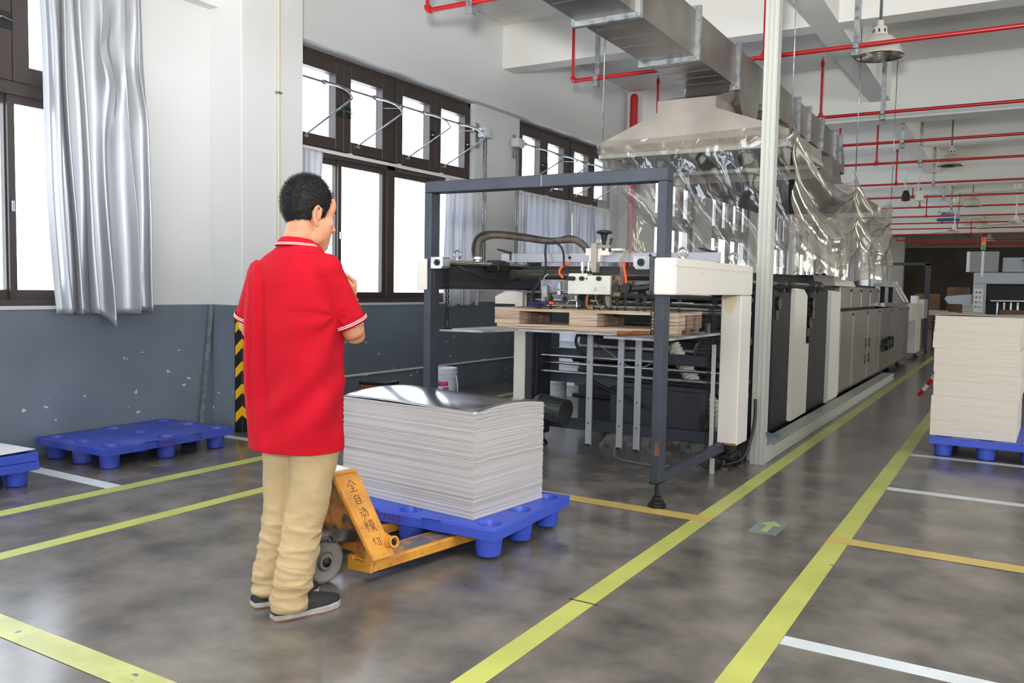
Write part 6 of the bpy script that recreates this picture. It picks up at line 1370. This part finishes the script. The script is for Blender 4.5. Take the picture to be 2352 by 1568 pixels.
# --- hair: cap plus short strands
def in_hair(p):
    x, y, z = p
    z += 0.006 * noise.noise(Vector((x * 60, y * 60, z * 60)))
    if y < -0.014: return z > -0.052 + 0.45 * max(0.0, y + 0.06)
    if y < 0.024: return z > 0.040
    if y < 0.044: return z > 0.002
    return z > 0.012 + (y - 0.044) * 2.35
C0 = Vector((0, -0.004, 0.055)); RR = Vector((0.0835, 0.1045, 0.1125))
b = MB(); nu, nv = 90, 60; V_ = {}
def capv(i, j):
    i %= nu
    if (i, j) not in V_:
        a = PI * j / nv; t_ = 2 * PI * i / nu; d = Vector((sin(a) * cos(t_), sin(a) * sin(t_), cos(a)))
        p = Vector((C0.x + RR.x * d.x, C0.y + RR.y * d.y, C0.z + RR.z * d.z))
        p += d * (0.003 * noise.noise(p * 45) + 0.002 * noise.noise(p * 150)); V_[(i, j)] = (b.bm.verts.new(H(*p)), p)
    return V_[(i, j)]
for i in range(nu):
    for j in range(1, nv):
        q = [capv(i, j), capv(i + 1, j), capv(i + 1, j + 1), capv(i, j + 1)]
        c = sum((v[1] for v in q), Vector()) / 4
        if in_hair(c): b.bm.faces.new([v[0] for v in q])
loose = [v for v in b.bm.verts if not v.link_faces]; bmesh.ops.delete(b.bm, geom=loose, context='VERTS')
rnd = random.Random(21)
for k in range(15000):
    t_ = rnd.uniform(0, 2 * PI); cz = rnd.uniform(-0.95, 1); sr = math.sqrt(1 - cz * cz); d = Vector((sr * cos(t_), sr * sin(t_), cz))
    p = Vector((C0.x + RR.x * d.x, C0.y + RR.y * d.y, C0.z + RR.z * d.z))
    if not in_hair(p): continue
    top = max(0.0, d.z); flow = Vector((0.25 * d.x, 0.55 * top - 0.1, -0.75 * (1 - top))) + Vector((rnd.uniform(-.35, .35), rnd.uniform(-.35, .35), rnd.uniform(-.25, .25)))
    low = max(0.0, min(1.0, (p.z + 0.05) / 0.12)); L_ = (0.004 + 0.012 * low) * rnd.uniform(0.7, 1.3)
    dir_ = (d * 0.55 + flow * 0.8).normalized(); sd = d.cross(dir_).normalized() * 0.00045
    tip = p + dir_ * L_ * 0.55 + (dir_ + d * 0.15).normalized() * L_ * 0.45; mid = p + (dir_ + d * 0.3).normalized() * L_ * 0.55
    a1, a2, c1, c2, t1 = [b.bm.verts.new(H(*v)) for v in (p - sd, p + sd, mid - sd * 0.8, mid + sd * 0.8, tip)]
    b.bm.faces.new((a1, a2, c2, c1)); b.bm.faces.new((c1, c2, t1))
b.obj('hair', M['hair'], man, fixn=False)
# --- polo shirt
b = MB()
b.rings([torso_ring(z, hw, hd, cu, cw, p=2.5) for z, hw, hd, cu, cw in ((0.615, .196, .134, .012, 0), (0.652, .197, .135, .012, 0), (0.72, .202, .138, .012, 0), (0.85, .208, .142, .012, 0), (1.0, .210, .143, .010, 0), (1.12, .207, .140, .004, 0), (1.22, .203, .136, .0, 0), (1.30, .193, .128, .0, 0), (1.355, .172, .113, .002, 0), (1.40, .138, .096, .008, 0), (1.435, .090, .078, .018, 0), (1.455, .068, .066, .022, 0))])
def sleeve(S_, E_, ext, r0, r1):
    d = (E_ - S_); n_ = d.normalized(); a = S_ + d * 0.02; c_ = S_ + d * ext
    b.tube([S_ - Rd * (0.07 if ext > 0.79 else -0.07) + Zd * 0.02, a, S_ + d * 0.35, c_], [r0 * 0.75, r0, (r0 + r1) / 2, r1], 26)
    ell(b, a, (r0, r0, r0)); return c_, n_
cR, nR = sleeve(SR - Zd * 0.012, ER, 0.80, 0.066, 0.072); cL, nL = sleeve(SL - Zd * 0.022, EL, 0.78, 0.068, 0.070)
shirt = fuse(b, 0.0065, 5, 0.5, 'shirt')
def uz(p): q = p - MBASE; return q.dot(Uv), q.dot(Wv), p.z
def shirt_disp(p, n):
    u, w_, z = uz(p); d = 0.0
    g = lambda x, s_: math.exp(-(x / s_) ** 2)
    vz = max(0.0, min(1.0, (z - 0.68) / 0.2)) * max(0.0, min(1.0, (1.42 - z) / 0.1))
    back = 1.0 if n.dot(-Wv) > -0.2 else 0.3
    d += 0.015 * g(u + 0.128 + 0.03 * (z - 1) + 0.006 * sin(9 * z), 0.010) * vz
    d -= 0.011 * g(u + 0.108 + 0.03 * (z - 1), 0.012) * vz
    d += 0.010 * g(u + 0.160 - 0.01 * (z - 1), 0.009) * vz
    d += 0.006 * g(u - 0.01 + 0.05 * (z - 1.0), 0.022) * max(0, min(1, (z - 0.9) / 0.2)) * max(0, min(1, (1.3 - z) / 0.1))
    # pulls radiating from the right armpit
    du, dz = u - 0.165, z - 1.185; r_ = math.hypot(du, dz); a = math.atan2(dz, du)
    if r_ > 0.012 and du < 0.03: d += 0.008 * math.exp(-r_ / 0.16) * sin(7.0 * a + 9 * r_ + 1.0) * min(1, r_ / 0.07) * (1.0 if dz < 0.02 else 0.45)
    # drape folds over the lower back, running up to the right
    ph = (z - 0.86) * 30 - (u) * 26 + 2.5 * noise.noise(Vector((u * 5, z * 4, 2)))
    d += 0.0085 * sin(ph) * g(z - 0.84, 0.15) * max(0, min(1, (u + 0.14) / 0.1))
    d += 0.014 * noise.noise(Vector((u * 5.5, z * 3.5, w_ * 5))) + 0.003 * noise.noise(Vector((u * 17, z * 11, w_ * 14)))
    d += 0.003 * sin(u * 42 + 1.5 * sin(5 * z)) * g(z - 0.66, 0.09)
    # armhole seam of the right sleeve
    s_ = (p - SR).dot((ER - SR).normalized()); 
    if u > 0.08: d -= 0.0012 * g(s_ - 0.03, 0.006)
    return n * d * back
so = finish(cut_open(shirt, 0.650), 'polo_shirt', M['shirt'], man, shirt_disp)
# collar with two white stripes
def collar_pt(a, t, off=0.0):
    ca, sa = cos(a), sin(a)
    r_in = Vector((0.064, 0.066)); r_out = Vector((0.087, 0.090)); f = (1 - sa) / 2
    top = 1.470 + 0.010 * (-sa) - 0.018 * max(0, sa); bot = 1.444 + 0.004 * (-sa) - 0.028 * max(0, sa)
    rx = r_in.x + (r_out.x - r_in.x) * t + off; ry = r_in.y + (r_out.y - r_in.y) * t + off
    z = top + (bot - top) * max(0.0, t) ** 1.2
    if t < 0.12: z -= 0.0
    return Q(0.024, 0.0, z) + Rd * rx * ca + Fd * ry * sa
a0c, a1c = rad(97), rad(443)
b = MB(); b.grid(lambda u, v: collar_pt(a0c + (a1c - a0c) * u, v), 60, 8); b.obj('collar', M['shirt'], so, smooth=True, solid=0.004, fixn=False)
b = MB(); b.grid(lambda u, v: collar_pt(a0c + (a1c - a0c) * u, -0.05 + 0.0 * v) - Zd * 0.035 * v, 60, 3); b.obj('collar_stand', M['shirt'], so, smooth=True, solid=0.003, fixn=False)
for t0, t1 in ((0.70, 0.78), (0.86, 0.94)):
    b = MB(); b.grid(lambda u, v: collar_pt(a0c + (a1c - a0c) * u, t0 + (t1 - t0) * v, 0.0032), 60, 1); b.obj('collar_stripe', M['white'], so, smooth=True, fixn=False)
def ring_at(c_, n_, r_, z0, z1, m, nm, sq=1.0):
    T = Matrix.Translation(c_) @ Vector((0, 0, 1)).rotation_difference(n_).to_matrix().to_4x4()
    b = MB(); b.lathe([(r_, z0), (r_, z1)], T, 40); return b.obj(nm, m, so, smooth=True, solid=0.0015, fixn=False)
for c_, n_, r_ in ((cR, nR, 0.0715), (cL, nL, 0.069)):
    ring_at(c_, n_, r_ + 0.001, -0.018, 0.004, M['shirt'], 'cuff')
    ring_at(c_, n_, r_ + 0.0025, -0.013, -0.0095, M['white'], 'cuff_stripe'); ring_at(c_, n_, r_ + 0.0025, -0.006, -0.0025, M['white'], 'cuff_stripe')
# --- trousers
b = MB()
b.rings([torso_ring(z, hw, hd, cu, cw, p=2.2) for z, hw, hd, cu, cw in ((0.665, .155, .110, .03, 0), (0.70, .160, .115, .03, 0), (0.78, .158, .115, .02, 0), (0.90, .145, .105, .012, 0))])
def leg(pts):
    rl = []
    for (u, w_, z, r_) in pts:
        rl.append([Q(u, w_, z) + Uv * r_ * cos(2 * PI * k / 26) + Wv * r_ * 1.02 * sin(2 * PI * k / 26) for k in range(26)])
    b.rings(rl)
leg([(.075, -.045, .80, .105), (.083, -.048, .66, .098), (.080, -.05, .58, .094), (.060, -.055, .43, .084), (.044, -.062, .34, .077), (.026, -.072, .25, .076), (.012, -.080, .17, .075), (.0, -.084, .10, .073), (-.008, -.086, .04, .070), (-.009, -.086, .01, .070)])
leg([(-.03, .06, .80, .10), (-.028, .06, .66, .090), (-.028, .06, .56, .084), (-.030, .062, .43, .078), (-.052, .070, .30, .074), (-.074, .076, .20, .072), (-.085, .080, .12, .071), (-.088, .082, .07, .066), (-.088, .082, .045, .065)])
tr = cut_open(fuse(b, 0.005, 4, 0.5, 'trousers'), 0.033)
def tr_disp(p, n):
    u, w_, z = uz(p); d = 0
    low = max(0.0, min(1.0, (0.46 - z) / 0.12))
    right = 1 if (u - (-0.0)) > (-0.05 + 0.1 * z) else -1
    for (fq, sl, ph0, am) in ((78, 26, 0.0, 0.0042), (121, -34, 2.0, 0.0036), (167, 22, 5.0, 0.0022)):
        wv_ = noise.noise(Vector((u * 5 + ph0, w_ * 5, z * 7)))
        s_ = sin(z * fq + sl * u + 0.6 * sl * w_ + 4.5 * wv_)
        sh = max(0.0, s_) ** 3 - 0.35 * max(0.0, -s_)
        gate = max(0.0, min(1.0, 0.5 + 2.2 * noise.noise(Vector((u * 11, w_ * 11, z * 8 + ph0)))))
        d += am * low * sh * gate
    bun = math.exp(-((z - 0.09) / 0.045) ** 2); d += 0.007 * bun * sin(z * 60 + 12 * u + 9 * w_ + 3 * noise.noise(Vector((u * 8, w_ * 8, 0)))) + 0.003 * bun
    up2 = max(0.0, min(1.0, (z - 0.40) / 0.1)); d += 0.0045 * up2 * sin(34 * u + 20 * (z - 0.5) + 2 * sin(7 * z))
    d += 0.007 * noise.noise(Vector((u * 8, w_ * 8, z * 6))) + 0.0025 * noise.noise(Vector((u * 24, w_ * 24, z * 30)))
    return n * d
to = finish(tr, 'trousers', M['trousers'], man, tr_disp)
for o_ in (so, to): md = o_.modifiers.new('thickness', 'SOLIDIFY'); md.thickness = 0.003; md.offset = -1
b = MB(); b.tube([Q(0.150, -0.105, 0.655), Q(0.152, -0.11, 0.635), Q(0.150, -0.11, 0.622)], 0.0035, 6); b.obj('key_loop', M['oil'], man, smooth=True)
# --- shoes
def shoe(hu, hw_, label=None):
    h = Q(hu, hw_, 0); d = (Uv * 0.23 + Wv * 0.10).normalized(); s = d.cross(Zd); 
    prof = [(0.0, .024, .026), (0.02, .034, .034), (0.06, .040, .050), (0.10, .042, .070), (0.14, .045, .066), (0.18, .050, .052), (0.22, .050, .042), (0.255, .041, .034), (0.275, .024, .026), (0.282, .010, .020)]
    b = MB(); rl = []
    for (t_, hw2, ht) in prof:
        c = h + d * t_ + s * (-0.004 * sin(PI * t_ / 0.28))
        rl.append([c + s * hw2 * cos(a) * (1 if sin(a) > 0 else 1) + Zd * (0.022 + max(0, sin(a)) ** 0.8 * (ht)) for a in [PI * k / 14 for k in range(15)]])
    b.rings(rl); up = b.obj('shoe', M['shoe'], man, smooth=True, auto=60)
    b = MB(); rl2 = []
    for z, e in ((0.001, 0.0), (0.007, 0.002)):
        rl2.append([h + d * t_ + s * (hw2 + e) * sg + Zd * z for sg, seq in ((1, prof), (-1, prof[::-1])) for (t_, hw2, ht) in seq])
    b.rings(rl2); b.obj('outsole', M['gum'], up)
    b = MB(); rl2 = []
    for z, e in ((0.007, 0.002), (0.024, 0.003)):
        rl2.append([h + d * t_ + s * (hw2 + e) * sg + Zd * (z + (0.006 if t_ > 0.25 and z > 0.02 else 0)) for sg, seq in ((1, prof), (-1, prof[::-1])) for (t_, hw2, ht) in seq])
    b.rings(rl2); b.obj('sole', M['sole'], up)
shoe(-0.072, -0.113); shoe(-0.152, 0.040)
